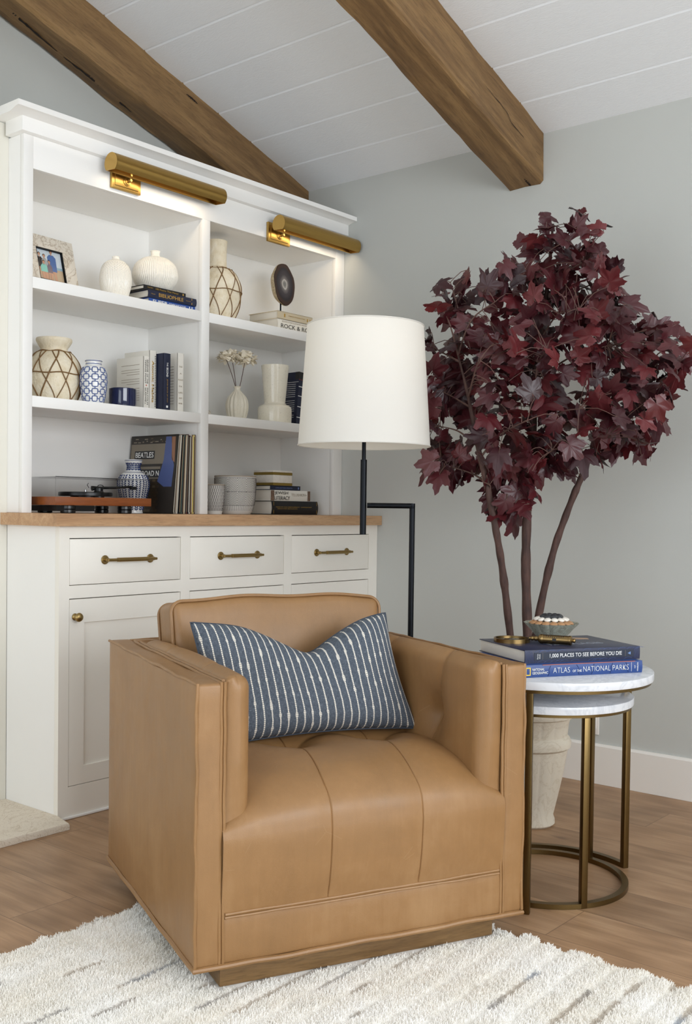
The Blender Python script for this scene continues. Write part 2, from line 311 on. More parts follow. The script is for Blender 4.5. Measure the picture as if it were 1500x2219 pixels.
# ------------------------------------------------------------------ mesh helpers
class B:
    """collects shapes, then links them as one mesh object"""
    def __init__(s): s.v = []; s.f = []; s.mi = []; s.uv = {}; s.cur = 0
    def face(s, idx, uv=None):
        if uv: s.uv[len(s.f)] = uv
        s.f.append(tuple(idx)); s.mi.append(s.cur)
    def raw(s, vs, fs):
        o = len(s.v); s.v += [tuple(p) for p in vs]
        for f in fs: s.face([i+o for i in f])
        return s
    def box(s, x0, x1, y0, y1, z0, z1, bev=0.0, seg=2):
        bm = bmesh.new(); bmesh.ops.create_cube(bm, size=1)
        for v in bm.verts: v.co = Vector(((x0+x1)/2+v.co.x*(x1-x0), (y0+y1)/2+v.co.y*(y1-y0), (z0+z1)/2+v.co.z*(z1-z0)))
        if bev > 0:
            bev = min(bev, 0.49*min(x1-x0, y1-y0, z1-z0))
            bmesh.ops.bevel(bm, geom=bm.edges[:], offset=bev, segments=seg, affect='EDGES', profile=0.5)
        bm.verts.index_update(); s.raw([v.co[:] for v in bm.verts], [[v.index for v in f.verts] for f in bm.faces]); bm.free(); return s
    def prism(s, pts, axis, a, b):
        """polygon pts (2-D) pushed along axis from a to b"""
        n = len(pts)
        def P(p, k): return {'X': (k, p[0], p[1]), 'Y': (p[0], k, p[1]), 'Z': (p[0], p[1], k)}[axis]
        vs = [P(p, a) for p in pts]+[P(p, b) for p in pts]
        fs = [list(range(n))[::-1], list(range(n, 2*n))]+[[i, (i+1) % n, n+(i+1) % n, n+i] for i in range(n)]
        return s.raw(vs, fs)
    def lathe(s, prof, seg=48, c=(0, 0, 0), mod=None, cap0=True, cap1=False):
        vs = []
        for i, (r, z) in enumerate(prof):
            for j in range(seg):
                a = 2*pi*j/seg; k = mod(a, i/(len(prof)-1), z) if mod else 1.0
                vs.append((c[0]+r*k*cos(a), c[1]+r*k*sin(a), c[2]+z))
        fs = [[i*seg+j, i*seg+(j+1) % seg, (i+1)*seg+(j+1) % seg, (i+1)*seg+j] for i in range(len(prof)-1) for j in range(seg)]
        if cap0: fs.append(list(range(seg))[::-1])
        if cap1: fs.append([(len(prof)-1)*seg+j for j in range(seg)])
        return s.raw(vs, fs)
    def tube(s, path, r, seg=8, closed=False, flat=None):
        """round bar along path; r is a number or one per point; flat=(normal function, ratio) squashes it"""
        P = [Vector(p) for p in path]; n = len(P); R = r if isinstance(r, (list, tuple)) else [r]*n
        vs = []; up = None
        for i, p in enumerate(P):
            t = (P[(i+1) % n]-P[i-1]) if closed else (P[min(i+1, n-1)]-P[max(i-1, 0)])
            if t.length < 1e-9: t = Vector((0, 0, 1))
            t.normalize()
            if up is None: up = Vector((0, 0, 1)) if abs(t.z) < 0.9 else Vector((1, 0, 0))
            sd = t.cross(up)
            if sd.length < 1e-6: sd = t.orthogonal()
            sd.normalize(); up = sd.cross(t).normalized()
            for j in range(seg):
                a = 2*pi*j/seg; vs.append(p+(sd*cos(a)+up*sin(a))*R[i])
        fs = [[i*seg+j, i*seg+(j+1) % seg, ((i+1) % n)*seg+(j+1) % seg, ((i+1) % n)*seg+j] for i in range(n if closed else n-1) for j in range(seg)]
        if not closed: fs += [list(range(seg))[::-1], [(n-1)*seg+j for j in range(seg)]]
        return s.raw(vs, fs)
    def grid(s, fn, nu, nv, flip=False, closed_u=False):
        o = len(s.v); m = nu if closed_u else nu+1
        for j in range(nv+1):
            for i in range(m): s.v.append(tuple(fn(i/nu, j/nv)))
        for j in range(nv):
            for i in range(nu):
                q = [o+j*m+i, o+j*m+(i+1) % m, o+(j+1)*m+(i+1) % m, o+(j+1)*m+i]
                uv = [(i/nu, j/nv), ((i+1)/nu, j/nv), ((i+1)/nu, (j+1)/nv), (i/nu, (j+1)/nv)]
                if flip: q.reverse(); uv.reverse()
                s.face(q, uv)
        return s
    def rbox(s, x0, x1, y0, y1, z0, z1, r, puff=None, n=(10, 10, 10), k=4):
        """box with round edges on a dense grid, then displaced by puff(point, unit position) -> offset"""
        def axis(a, b, m):
            r_ = min(r, (b-a)/2*0.999)
            e = [a+r_*(1-cos(pi/2*i/k)) for i in range(k)]; e2 = [b-(x-a) for x in reversed(e)]
            return e+[a+r_+(b-a-2*r_)*i/m for i in range(m+1)]+e2
        X, Y, Z = axis(x0, x1, n[0]), axis(y0, y1, n[1]), axis(z0, z1, n[2])
        lo = [min(a+r, (a+b)/2) for a, b in ((x0, x1), (y0, y1), (z0, z1))]; hi = [max(b-r, (a+b)/2) for a, b in ((x0, x1), (y0, y1), (z0, z1))]
        idx = {}
        def V(i, j, q):
            key = (i, j, q)
            if key not in idx:
                p = Vector((X[i], Y[j], Z[q])); c = Vector([max(l, min(h, t)) for l, h, t in zip(lo, hi, p)])
                d = p-c
                if d.length > 1e-9: p = c+d.normalized()*r
                if puff:
                    u = ((p.x-x0)/(x1-x0), (p.y-y0)/(y1-y0), (p.z-z0)/(z1-z0)); p = p+Vector(puff(p, u))
                idx[key] = len(s.v); s.v.append(tuple(p))
            return idx[key]
        a, b, c = len(X)-1, len(Y)-1, len(Z)-1
        for i in range(a):
            for j in range(b):
                s.face([V(i, j, 0), V(i, j+1, 0), V(i+1, j+1, 0), V(i+1, j, 0)]); s.face([V(i, j, c), V(i+1, j, c), V(i+1, j+1, c), V(i, j+1, c)])
        for i in range(a):
            for q in range(c):
                s.face([V(i, 0, q), V(i+1, 0, q), V(i+1, 0, q+1), V(i, 0, q+1)]); s.face([V(i, b, q), V(i, b, q+1), V(i+1, b, q+1), V(i+1, b, q)])
        for j in range(b):
            for q in range(c):
                s.face([V(0, j, q), V(0, j, q+1), V(0, j+1, q+1), V(0, j+1, q)]); s.face([V(a, j, q), V(a, j+1, q), V(a, j+1, q+1), V(a, j, q+1)])
        return s
    def xf(s, m, start=0):
        s.v[start:] = [tuple(m @ Vector(p)) for p in s.v[start:]]; return s
    def build(s, name, mats, parent=None, angle=38, fix=False):
        me = D.meshes.new(name); me.from_pydata(s.v, [], s.f)
        for m in (mats if isinstance(mats, (list, tuple)) else [mats]): me.materials.append(m)
        me.polygons.foreach_set('material_index', s.mi); me.polygons.foreach_set('use_smooth', [True]*len(s.f))
        if s.uv:
            ul = me.uv_layers.new(name='UVMap').data
            for p in me.polygons:
                u = s.uv.get(p.index)
                if u:
                    for li, c in zip(p.loop_indices, u): ul[li].uv = c
        if fix:
            bm = bmesh.new(); bm.from_mesh(me); bmesh.ops.recalc_face_normals(bm, faces=bm.faces[:]); bm.to_mesh(me); bm.free()
        me.update(); me.set_sharp_from_angle(angle=radians(angle))
        o = D.objects.new(name, me); COL.objects.link(o)
        if parent: o.parent = parent
        return o
def tag(o, label, cat, group=None, kind=None):
    o['label'] = label; o['category'] = cat
    if group: o['group'] = group
    if kind: o['kind'] = kind
    return o
def thing(name, label, cat, loc=(0, 0, 0), rz=0.0, group=None, rot=None):
    o = D.objects.new(name, None); COL.objects.link(o); o.empty_display_size = 0.05
    o.location = loc; o.rotation_euler = rot if rot else (0, 0, radians(rz)); return tag(o, label, cat, group)
def struct(o, label=None):
    o['kind'] = 'structure'
    if label: o['label'] = label
    return o
def text(body, parent, loc, width, height, mat, rot=(90, 0, 0), name='lettering', bold=0.0, depth=0.0003, spacing=1.0):
    """raised lettering fitted to width x height, centred at loc"""
    c = D.curves.new('t', 'FONT'); c.body = body; c.size = 1; c.offset = bold; c.space_character = spacing; c.resolution_u = 3
    o = D.objects.new('t', c); COL.objects.link(o); me = D.meshes.new_from_object(o); D.objects.remove(o); D.curves.remove(c)
    xs = [v.co.x for v in me.vertices]; ys = [v.co.y for v in me.vertices]
    sx = width/(max(xs)-min(xs)); sy = height/(max(ys)-min(ys)); mx, my = (max(xs)+min(xs))/2, (max(ys)+min(ys))/2
    for v in me.vertices: v.co = Vector(((v.co.x-mx)*sx, (v.co.y-my)*sy, 0))
    bm = bmesh.new(); bm.from_mesh(me); bmesh.ops.dissolve_degenerate(bm, dist=1e-7, edges=bm.edges[:])
    r = bmesh.ops.extrude_face_region(bm, geom=bm.faces[:]); bmesh.ops.translate(bm, vec=(0, 0, depth), verts=[g for g in r['geom'] if isinstance(g, bmesh.types.BMVert)])
    bmesh.ops.recalc_face_normals(bm, faces=bm.faces[:]); bm.to_mesh(me); bm.free()
    me.name = name; me.materials.clear(); me.materials.append(mat)
    q = D.objects.new(name, me); COL.objects.link(q); q.parent = parent; q.location = loc; q.rotation_euler = [radians(a) for a in rot]; return q
def rnd(seed):
    return random.Random(seed)
def lerp(a, b, t): return a+(b-a)*t
def poly_at(pts, t):
    """smooth point on a polyline, t in 0..1 (Catmull-Rom)"""
    n = len(pts)-1; x = min(max(t*n, 0), n-1e-6); i = int(x); f = x-i
    p = [Vector(pts[max(0, min(n, i+k))]) for k in (-1, 0, 1, 2)]
    return 0.5*((2*p[1])+(p[2]-p[0])*f+(2*p[0]-5*p[1]+4*p[2]-p[3])*f*f+(3*p[1]-p[0]-3*p[2]+p[3])*f**3)
def smooth(pts, n): return [poly_at(pts, i/n) for i in range(n+1)]

# ------------------------------------------------------------------ room
XW, YB, ZE, SL = 3.4791, 3.285, 2.377, 0.325           # side wall, back wall, eave height, roof slope
XL, YF = -3.0, -3.2
def zc(x): return ZE+SL*(XW-x)
struct(B().box(XL, XW+0.1, YF, YB+0.1, -0.08, 0).build('floor', M_floor))
XR = 0.6                                                # ridge line
struct(B().prism([(XW, 0), (XW, ZE), (XR, zc(XR)), (XL, zc(XR)), (XL, 0)], 'Y', YB, YB+0.1).build('wall_back', M_wall, fix=True))
struct(B().box(XW, XW+0.1, YF, YB+0.1, 0, ZE+0.02).build('wall_right', M_wall))
# roof boards: one surface with a chamfered groove every board
b = B(); pitch = 0.1872; edge = XW-0.178; xs = [XW+0.02]
x = edge
prof = [(XW+0.02, zc(XW+0.02))]
while x > XR+0.1:
    prof += [(x+0.007, zc(x+0.007)), (x+0.0005, zc(x)+0.0045), (x+0.0004, zc(x)+0.012), (x-0.0028, zc(x)+0.012), (x-0.003, zc(x-0.003))]; x -= pitch
prof.append((XR, zc(XR)))
top = [(XR, zc(XR)+0.12), (XW+0.02, zc(XW)+0.12)]
o = b.prism(prof+top, 'Y', YF, YB+0.1).build('ceiling', M_ceil, fix=True, angle=12); struct(o)
struct(B().box(XL, XR, YF, YB+0.1, zc(XR), zc(XR)+0.12).build('ceiling_flat', M_ceil))
# the room's other two walls, each with one wide window that lets the daylight in
b = B(); b.box(-1.7, -1.6, YF, YB, 0, 0.3); b.box(-1.7, -1.6, YF, YB, 2.15, zc(XR)); b.box(-1.7, -1.6, YF, -0.2, 0.3, 2.15); b.box(-1.7, -1.6, 3.0, YB, 0.3, 2.15)
struct(b.build('wall_left', M_wall))
b = B(); b.box(-1.6, XW, -2.75, -2.65, 0, 0.25); b.box(-1.6, XW, -2.75, -2.65, 2.45, 3.4); b.box(-1.6, -1.1, -2.75, -2.65, 0.25, 2.45); b.box(2.7, XW, -2.75, -2.65, 0.25, 2.45)
struct(b.build('wall_front', M_wall))
b = B().prism([(XW-0.0005, 0.0005), (XW-0.016, 0.0005), (XW-0.016, 0.136), (XW-0.009, 0.144), (XW-0.0005, 0.144)], 'Y', YF, 2.70)
struct(b.build('baseboard_right', M_base, fix=True))
b = B().box(0.2, 1.9030, 3.012, YB-0.001, 0, 2.1892); b.box(0.2, 1.79, 3.012, YB-0.001, 2.1892, 2.90)  # upper box is out of view, added to shade the wall above the bookcase
struct(b.build('wall_fireplace', M_breast))
# stone hearth, its front edge roughly broken
r_ = rnd(4)
b = B()
def hearth_top(u, v):
    x = lerp(0.3, 1.884, u); y = lerp(2.635, 3.011, v)
    return (x-(0.003*sin(v*40) if u == 1 else 0), y, 0.0205)
n = 60; top = []; bot = []
edge_pts = [(lerp(0.3, 1.882, i/n), 2.636+r_.uniform(-0.0025, 0.0025)) for i in range(n+1)]
ring = edge_pts+[(1.9028, 2.7275), (1.9028, 3.0115), (0.3, 3.0115)]
m = len(ring)
vs = [(p[0], p[1], 0.0005) for p in ring]+[(p[0], p[1]+(0 if p[1] > 2.7 else r_.uniform(0, 0.0015)), 0.015) for p in ring]+[(p[0]-(0.002 if 1.88 < p[0] < 1.89 else 0), p[1]+(0.003 if p[1] < 2.65 else 0), 0.0195) for p in ring]
fs = [[k*m+i, k*m+(i+1) % m, (k+1)*m+(i+1) % m, (k+1)*m+i] for k in (0, 1) for i in range(m)]+[[2*m+i for i in range(m)]]
tag(b.raw(vs, fs).build('hearth_slab', M_hearth, fix=True), 'pale limestone hearth slab with a rough chipped front edge lying on the floorboards', 'hearth')

# ------------------------------------------------------------------ roof beams
def beam(y0, y1, h, seed, label, cracks):
    g = rnd(seed); b = B(); L = 2.9; n = 90; K = 9
    def section(t):
        x = XW-0.0015-L*t; zt = zc(x)+0.02; zb = zc(x)-h
        wob = [0.0022*sin(t*37+seed+k*1.7)+0.0015*sin(t*91+k) for k in range(8)]
        c = 0.007+0.004*sin(t*23+seed)
        return [(x, y0+wob[0], zt), (x, y0+wob[1], lerp(zb, zt, 0.5)), (x, y0+wob[2], zb+c), (x, y0+c+wob[3], zb+wob[2]), (x, lerp(y0, y1, 0.5), zb+wob[4]), (x, y1-c, zb+wob[5]), (x, y1+wob[6], zb+c), (x, y1, zt)]
    vs = []
    for i in range(n+1): vs += section(i/n)
    fs = [[i*8+j, i*8+(j+1) % 8, (i+1)*8+(j+1) % 8, (i+1)*8+j] for i in range(n) for j in range(8)]
    fs += [list(range(8))[::-1], [n*8+j for j in range(8)]]
    b.raw(vs, fs); b.cur = 1
    for pts in cracks: # splits in the wood, thin dark slivers let into the surface
        n2 = 26; vs = []
        for i in range(n2+1):
            t = i/n2; p = poly_at([q[:3] for q in pts], t); wd = pts[0][3]*sin(pi*min(1, max(0, t)))**0.6*(0.6+0.5*abs(sin(t*21))); pj = Vector((0, 0, g.uniform(-1, 1)*0.0012))
            ax = Vector(pts[0][4])
            vs += [p+pj+ax*wd, p+pj-ax*wd]
        b.raw(vs, [[2*i, 2*i+1, 2*i+3, 2*i+2] for i in range(n2)])
    o = b.build('ceiling_beam', [M_beam, plain('beam_split', (30, 18, 10), 0.9)], fix=True, angle=30)
    return tag(o, label, 'beam', 'sloping roof beams')
def bx_(d, y, h, k=0.0): # point at distance d from the wall on a beam's underside
    return (XW-d, y, zc(XW-d)-h-0.0012+k)
beam(3.139, 3.28, 0.188, 3, 'dark stained wooden beam sloping down close above the white bookcase',
     [[(*bx_(1.22, 3.235, 0.188), 0.007, (0, 1, 0)), bx_(1.12, 3.232, 0.188), bx_(1.0, 3.238, 0.188), bx_(0.9, 3.242, 0.188)],
      [(*bx_(1.45, 3.215, 0.188), 0.006, (0, 1, 0)), bx_(1.38, 3.222, 0.188), bx_(1.24, 3.234, 0.188)],
      [(XW-0.72, 3.1375, zc(XW-0.72)-0.03, 0.004, (0, 0, 1)), (XW-0.69, 3.1375, zc(XW-0.69)-0.028), (XW-0.66, 3.1375, zc(XW-0.66)-0.03)]])
beam(1.968, 2.12, 0.184, 8, 'warm brown wooden beam sloping down to end above the burgundy tree',
     [[(XW-0.42, 1.9665, zc(XW-0.42)-0.085, 0.0016, (0, 0, 1)), (XW-0.27, 1.9665, zc(XW-0.27)-0.088), (XW-0.22, 1.9665, zc(XW-0.22)-0.105), (XW-0.02, 1.9665, zc(XW-0.02)-0.098)],
      [(*bx_(0.05, 2.02, 0.184), 0.005, (0, 1, 0)), bx_(0.02, 2.02, 0.184), bx_(0.002, 2.02, 0.184)]])

# ------------------------------------------------------------------ base cabinet, worktop, bookcase
XC = XW-0.0012
base = thing('base_cabinet', 'greige base cabinet with inset drawers and panelled doors under the oak worktop', 'cabinet', (1.9036, 2.728, 0))
X0, Y0 = 1.9036, 2.728
dr = [(1.941, 2.3928), (2.434, 2.9068), (2.9491, 3.4217)]
zdt, zdb, zDt, zDb, zb_, zt_ = 0.8739, 0.7266, 0.6864, 0.1007, 0.9106, 0.9496
W = XC-X0
b = B()
b.box(0.0, W, 0, 0.02, zdt, zb_); b.box(0, W, 0, 0.02, zDt, zdb); b.box(0, W, 0, 0.02, 0.0006, zDb)
st = [0]+[v-X0 for d in dr for v in d]+[W]
for i in range(0, len(st), 2): b.box(st[i], st[i+1], 0, 0.02, zDb, zDt); b.box(st[i], st[i+1], 0, 0.02, zdb, zdt)
b.build('face_frame', M_greige, base)
b = B().box(0, 0.018, 0.0203, 0.283, 0.0006, zb_); b.box(0.018, W, 0.262, 0.28, 0.0206, zb_); b.box(0.018, W, 0.0205, 0.262, 0.05, 0.068); b.box(W-0.018, W, 0.0205, 0.262, 0.068, zb_)
b.build('carcass', M_white, base)
B().box(0.0, W, -0.006, -0.0002, 0.0006, 0.009, 0.002).build('floor_bead', M_white, base)
def pull(parent, cx, cz):
    b = B(); y = -0.0002
    for sx in (-1, 1):
        x = cx+sx*0.092
        b.cur = 0
        b.lathe([(0.0, 0), (0.0145, 0), (0.0145, 0.002), (0.0125, 0.004), (0.006, 0.0045), (0.006, 0.02), (0.0, 0.02)], 24, cap0=False)
        b.xf(Matrix.Translation((x, y, cz)) @ Matrix.Rotation(radians(90), 4, 'X'), len(b.v)-7*24)
        b.tube([(x, y-0.012, cz), (x, y-0.019, cz), (x+sx*-0.004, y-0.024, cz), (x-sx*0.012, y-0.0265, cz), (x-sx*0.03, y-0.0265, cz)], 0.0048, 12)
    b.tube([(cx-0.098, y-0.0265, cz), (cx+0.098, y-0.0265, cz)], 0.0044, 14)
    b.tube([(cx-0.062, y-0.0265, cz), (cx-0.0615, y-0.0265, cz), (cx+0.0615, y-0.0265, cz), (cx+0.062, y-0.0265, cz)], [0.005, 0.0068, 0.0068, 0.005], 20)
    return b.build('handle', M_brass, parent)
for i, (a, c) in enumerate(dr):
    b = B().box(a-X0+0.0016, c-X0-0.0016, 0.0008, 0.0205, zdb+0.002, zdt-0.003, 0.0012)
    d = b.build('drawer', M_greige, base); pull(d, (a+c)/2-X0, 0.8035)
for i, (a, c) in enumerate(dr):
    xa, xc = a-X0+0.0016, c-X0-0.0016; za, zc_ = zDb+0.002, zDt-0.003; q = 0.056
    b = B(); b.box(xa, xa+q, 0.0008, 0.0205, za, zc_); b.box(xc-q, xc, 0.0008, 0.0205, za, zc_)
    b.box(xa+q, xc-q, 0.0008, 0.0205, zc_-q-0.018, zc_); b.box(xa+q, xc-q, 0.0008, 0.0205, za, za+q); b.box(xa+q, xc-q, 0.0085, 0.018, za+q, zc_-q-0.018)
    d = b.build('door', M_greige, base)
    kx = xa+0.02 if i != 1 else xc-0.02
    b = B().lathe([(0, 0), (0.011, 0), (0.011, 0.003), (0.008, 0.0055), (0.006, 0.0095), (0.0058, 0.012), (0.0085, 0.0145), (0.0125, 0.018), (0.0142, 0.0225), (0.0125, 0.027), (0.008, 0.030), (0.0, 0.031)], 28, cap0=False)
    b.xf(Matrix.Translation((kx, 0.0006, 0.629)) @ Matrix.Rotation(radians(90), 4, 'X')); b.build('knob', M_brass, d)

b = B().prism([(1.8785, 2.7047), (XC, 2.7047), (XC, YB-0.002), (1.9034, YB-0.002), (1.9034, 3.0116), (1.8785, 3.0116)], 'Z', zb_+0.0004, zt_)
tag(b.build('worktop', M_oak, fix=True), 'pale oak worktop running between the base cabinet and the bookcase', 'worktop')

YU = 2.9278
u1, u2, u3, u4 = 1.9383, 2.6604, 2.6981, 3.4209
zo, s1t, s1b, s2t, s2b = 2.0427, 1.7023, 1.6662, 1.3242, 1.2885
case = thing('bookcase', 'white built-in bookcase with six open compartments on the oak worktop', 'bookcase', (X0, YU, zt_+0.0004))
def cb(bb, x0, x1, y0, y1, z0, z1, bev=0.0008): return bb.box(x0-X0, x1-X0, y0-YU, y1-YU, z0-zt_, z1-zt_, bev)
b = B(); cb(b, X0, u1, YU, YU+0.02, zt_, 2.145); cb(b, u2, u3, YU, YU+0.02, zt_, zo); cb(b, u4, XC, YU, YU+0.02, zt_, 2.145); cb(b, u1, u4, YU, YU+0.02, zo, 2.145)
b.build('face_frame', M_white, case)
b = B(); cb(b, X0, X0+0.0176, YU+0.0205, 3.255, zt_, 2.145); b.build('side_panel', M_white, case)
for nm_, xa, xb in (('side_panel', u1-0.017, u1), ('divider', u2+0.002, u3-0.002), ('side_panel', u4, u4+0.018)):
    b = B(); cb(b, xa, xb, YU+0.0205, 3.237, zt_, zo, 0); b.build(nm_, M_white, case)
b = B(); cb(b, X0+0.0185, XC, 3.2375, 3.255, zt_, 2.145, 0); b.build('back_panel', M_white, case)
b = B(); cb(b, u1, u4, YU+0.0205, 3.237, zo, zo+0.02, 0); b.build('top_panel', M_white, case)
for xa, xb in ((u1, u2), (u3, u4)):
    for za, zt2 in ((s1b, s1t), (s2b, s2t)):
        b = B(); cb(b, xa+0.0003, xb-0.0003, YU+0.0004, 3.2368, za, zt2, 0.001); b.build('shelf', M_white, case)
b = B(); cb(b, 1.884, XC, 2.906, 3.0, 2.1455, 2.1995); b.build('frieze', M_white, case)
p = [(2.861, 2.2177), (2.861, 2.2005), (2.8725, 2.2005), (2.8985, 2.193), (2.906, 2.190), (3.011, 2.190), (3.011, 2.2177)]
b = B(); b.prism([(y-YU, z-zt_) for y, z in p], 'X', 1.841-X0, XC-X0)
cr = b.build('crown_moulding', M_white, case, fix=True)

# ------------------------------------------------------------------ picture lights
def picture_light(x0, x1, xp0, xp1, zcn, label):
    r = 0.0335; yc = 2.858; t = thing('picture_light', label, 'light', ((xp0+xp1)/2, YU-0.0004, zcn), 0, 'brass picture lights on the bookcase'); ox, oy, oz = t.location
    b = B(); n = 26; a0, a1 = radians(-62), radians(208)      # open trough, the gap faces down and back
    for sgn, ra in ((1, r), (0, r-0.0022)):
        pass
    arc = [(r*cos(lerp(a0, a1, i/n)), r*sin(lerp(a0, a1, i/n))) for i in range(n+1)]
    inn = [(0.93*p[0], 0.93*p[1]) for p in reversed(arc)]
    # turn the gap towards the bookcase and down
    rt = radians(14); ring = [(p[0]*cos(rt)-p[1]*sin(rt), p[0]*sin(rt)+p[1]*cos(rt)) for p in arc+inn]
    b.prism([(yc-oy+p[0]*-1, p[1]) for p in ring], 'X', x0-ox, x1-ox)
    for xa, xb in ((x0-0.0015, x0+0.0012), (x1-0.0012, x1+0.0015)):
        b.prism([(yc-oy+p[0]*-1, p[1]) for p in [(q[0]*cos(rt)-q[1]*sin(rt), q[0]*sin(rt)+q[1]*cos(rt)) for q in arc]], 'X', xa-ox, xb-ox)
    b.build('shade', M_lbrass, t, fix=True, angle=30)
    b = B().box(xp0-ox, xp1-ox, -0.012, 0, -0.058, 0.018, 0.002); b.box(xp0-ox+0.012, xp1-ox-0.012, -0.015, -0.012, -0.048, 0.008, 0.001); b.build('wall_plate', M_lbrass, t)
    xm = 0.0
    b = B().lathe([(0, 0), (0.016, 0), (0.016, 0.003), (0.012, 0.004), (0.012, 0.007), (0.006, 0.008), (0.006, 0.020), (0.004, 0.024), (0, 0.024)], 24, cap0=False)
    b.xf(Matrix.Translation((xm, -0.0145, -0.026)) @ Matrix.Rotation(radians(90), 4, 'X')); b.build('swivel', M_lbrass, t)
    b = B().tube([(xm, -0.034, -0.026), (xm, -0.037, -0.01), (xm, -0.04, 0.018)], 0.005, 10); b.build('arm', M_lbrass, t)
    b = B().tube([(x0+0.03-ox, yc-oy+0.004, -0.004), (x1-0.03-ox, yc-oy+0.004, -0.004)], 0.008, 12)
    b.build('lamp_tube', plain('warm_lamp', (255, 236, 200), 0.4, 0, Emission_Color=(1, 0.82, 0.58, 1), Emission_Strength=0.5), t)
    l = D.lights.new('picture_lamp', 'AREA'); l.shape = 'RECTANGLE'; l.size = (x1-x0)-0.06; l.size_y = 0.03; l.energy = 0.38; l.color = (1.0, 0.80, 0.56)
    o = D.objects.new('picture_lamp', l); COL.objects.link(o); o.parent = t; o.location = ((x0+x1)/2-ox, yc-oy+0.006, -0.018)
    o.rotation_euler = Vector((0, 0.62, -0.8)).to_track_quat('-Z', 'Y').to_euler()
picture_light(2.188, 2.683, 2.236, 2.36, 2.113, 'brushed brass picture light above the compartment with the framed family photo')
picture_light(2.995, 3.462, 2.996, 3.122, 2.087, 'brushed brass picture light above the compartment with the polished agate')

# ------------------------------------------------------------------ books
def mk(name, c, rough=0.5): return plain(name, c, rough)
def book(label, loc, rz, L, d, h, cover, group, stand=False, lean=0.0, round_=0.0, pages=None, rot=None, cat='book'):
    """flat: spine along +X on the -Y side, length L, depth d, thickness h. stand: spine upright, facing -Y, thickness along X"""
    t = thing('book', label, cat, loc, rz, group)
    c = 0.0022; ov = 0.003; b = B(); n = 6
    def P(x, y, z): return (z, y, L-x) if stand else (x, y, z)
    def bx(bb, x0, x1, y0, y1, z0, z1, bev=0.0006):
        if stand: bb.box(z0, z1, y0, y1, L-x1, L-x0, bev)
        else: bb.box(x0, x1, y0, y1, z0, z1, bev)
    bx(b, 0, L, 0, d, 0, c); bx(b, 0, L, 0, d, h-c, h)
    # spine, softly rounded
    k = 8; pr = []
    for i in range(k+1):
        z = h*i/k; pr.append((-round_*sin(pi*i/k), z))
    pr2 = [(y+c, z) for y, z in reversed(pr)]
    o = len(b.v); m = len(pr+pr2)
    vs = [P(0, y, z) for y, z in pr+pr2]+[P(L, y, z) for y, z in pr+pr2]
    b.raw(vs, [list(range(m)), list(range(m, 2*m))[::-1]]+[[i, (i+1) % m, m+(i+1) % m, m+i] for i in range(m)])
    b.build('cover', cover, t, fix=True)
    b = B(); bx(b, ov, L-ov, c+0.0005, d-ov, c+0.0002, h-c-0.0002, 0.0004); b.build('pages', pages or M_page, t)
    if lean: t.rotation_euler = (0, radians(lean), radians(rz))
    t['_'] = 0; del t['_']
    return t
def spine_text(t, body, x, w, hgt, z, mat, h=None, stand=False, L=0, off=-0.0006, bold=0.0, name='lettering', spacing=1.0):
    if stand: return text(body, t, (z, off, L-x), w, hgt, mat, (90, 90, 0), name, bold, spacing=spacing)
    return text(body, t, (x, off, z), w, hgt, mat, (90, 0, 0), name, bold, spacing=spacing)
def strip(t, x0, x1, z0, z1, mat, y=-0.0005, name='spine_band', stand=False, L=0):
    b = B()
    if stand: b.box(z0, z1, y, y+0.0004, L-x1, L-x0)
    else: b.box(x0, x1, y, y+0.0004, z0, z1)
    return b.build(name, mat, t)

navy, black, blue = mk('navy_cloth', (27, 33, 58)), mk('black_cloth', (24, 23, 24)), mk('bright_blue_cover', (48, 84, 160), 0.35)
cream, ivory, grey = mk('cream_cover', (222, 212, 190)), mk('ivory_cover', (236, 232, 222)), mk('beige_cover', (206, 192, 164))
G1 = 'books stacked under the wide white vase'
z = s1t+0.0003
t = book('bright blue paperback with white lettering, lowest of the stack under the wide vase', (2.443, 2.968, z), 0, 0.224, 0.15, 0.021, blue, G1)
spine_text(t, 'SUPER', 0.052, 0.07, 0.0125, 0.0105, M_wink, bold=0.02); spine_text(t, 'COMMUNICATORS', 0.133, 0.082, 0.0105, 0.0095, M_wink); strip(t, 0.19, 0.194, 0.004, 0.017, M_wink); strip(t, 0.202, 0.206, 0.004, 0.017, M_wink)
z += 0.0213
t = book('navy hardback with gold lettering, middle of the stack under the wide vase', (2.436, 2.966, z), -1, 0.232, 0.155, 0.027, navy, G1, round_=0.003)
spine_text(t, 'BIBLIOPHILE', 0.105, 0.115, 0.0135, 0.0135, M_gold, off=-0.0034, bold=0.01); spine_text(t, 'Mount', 0.022, 0.018, 0.004, 0.0135, M_gold, off=-0.0034); strip(t, 0.202, 0.2045, 0.002, 0.025, M_gold, -0.0026); spine_text(t, 'illustrated', 0.185, 0.022, 0.003, 0.0135, M_gold, off=-0.0034)
z += 0.0273
t = book('thin black hardback with small gold lettering, topmost under the wide vase', (2.419, 2.968, z), 1, 0.2, 0.14, 0.0145, black, G1)
spine_text(t, '100 Poems That Matter', 0.11, 0.11, 0.0065, 0.0073, M_gold); spine_text(t, 'POETRY', 0.03, 0.026, 0.004, 0.0073, M_gold); strip(t, 0.184, 0.19, 0.004, 0.011, M_gold)
ZB1 = z+0.0148
G2 = 'books stacked under the agate'
z = s1t+0.0003
t = book('ivory hardback with large dark lettering, lower book under the agate', (3.106, 2.966, z), 0, 0.238, 0.17, 0.044, ivory, G2, round_=0.003)
spine_text(t, 'ROCK & ROLL', 0.118, 0.2, 0.017, 0.018, M_ink, off=-0.0034); spine_text(t, 'ROLLING STONE ILLUSTRATED HISTORY', 0.10, 0.15, 0.005, 0.036, M_groove, off=-0.0025); strip(t, 0.228, 0.229, 0.004, 0.04, M_groove, -0.0012)
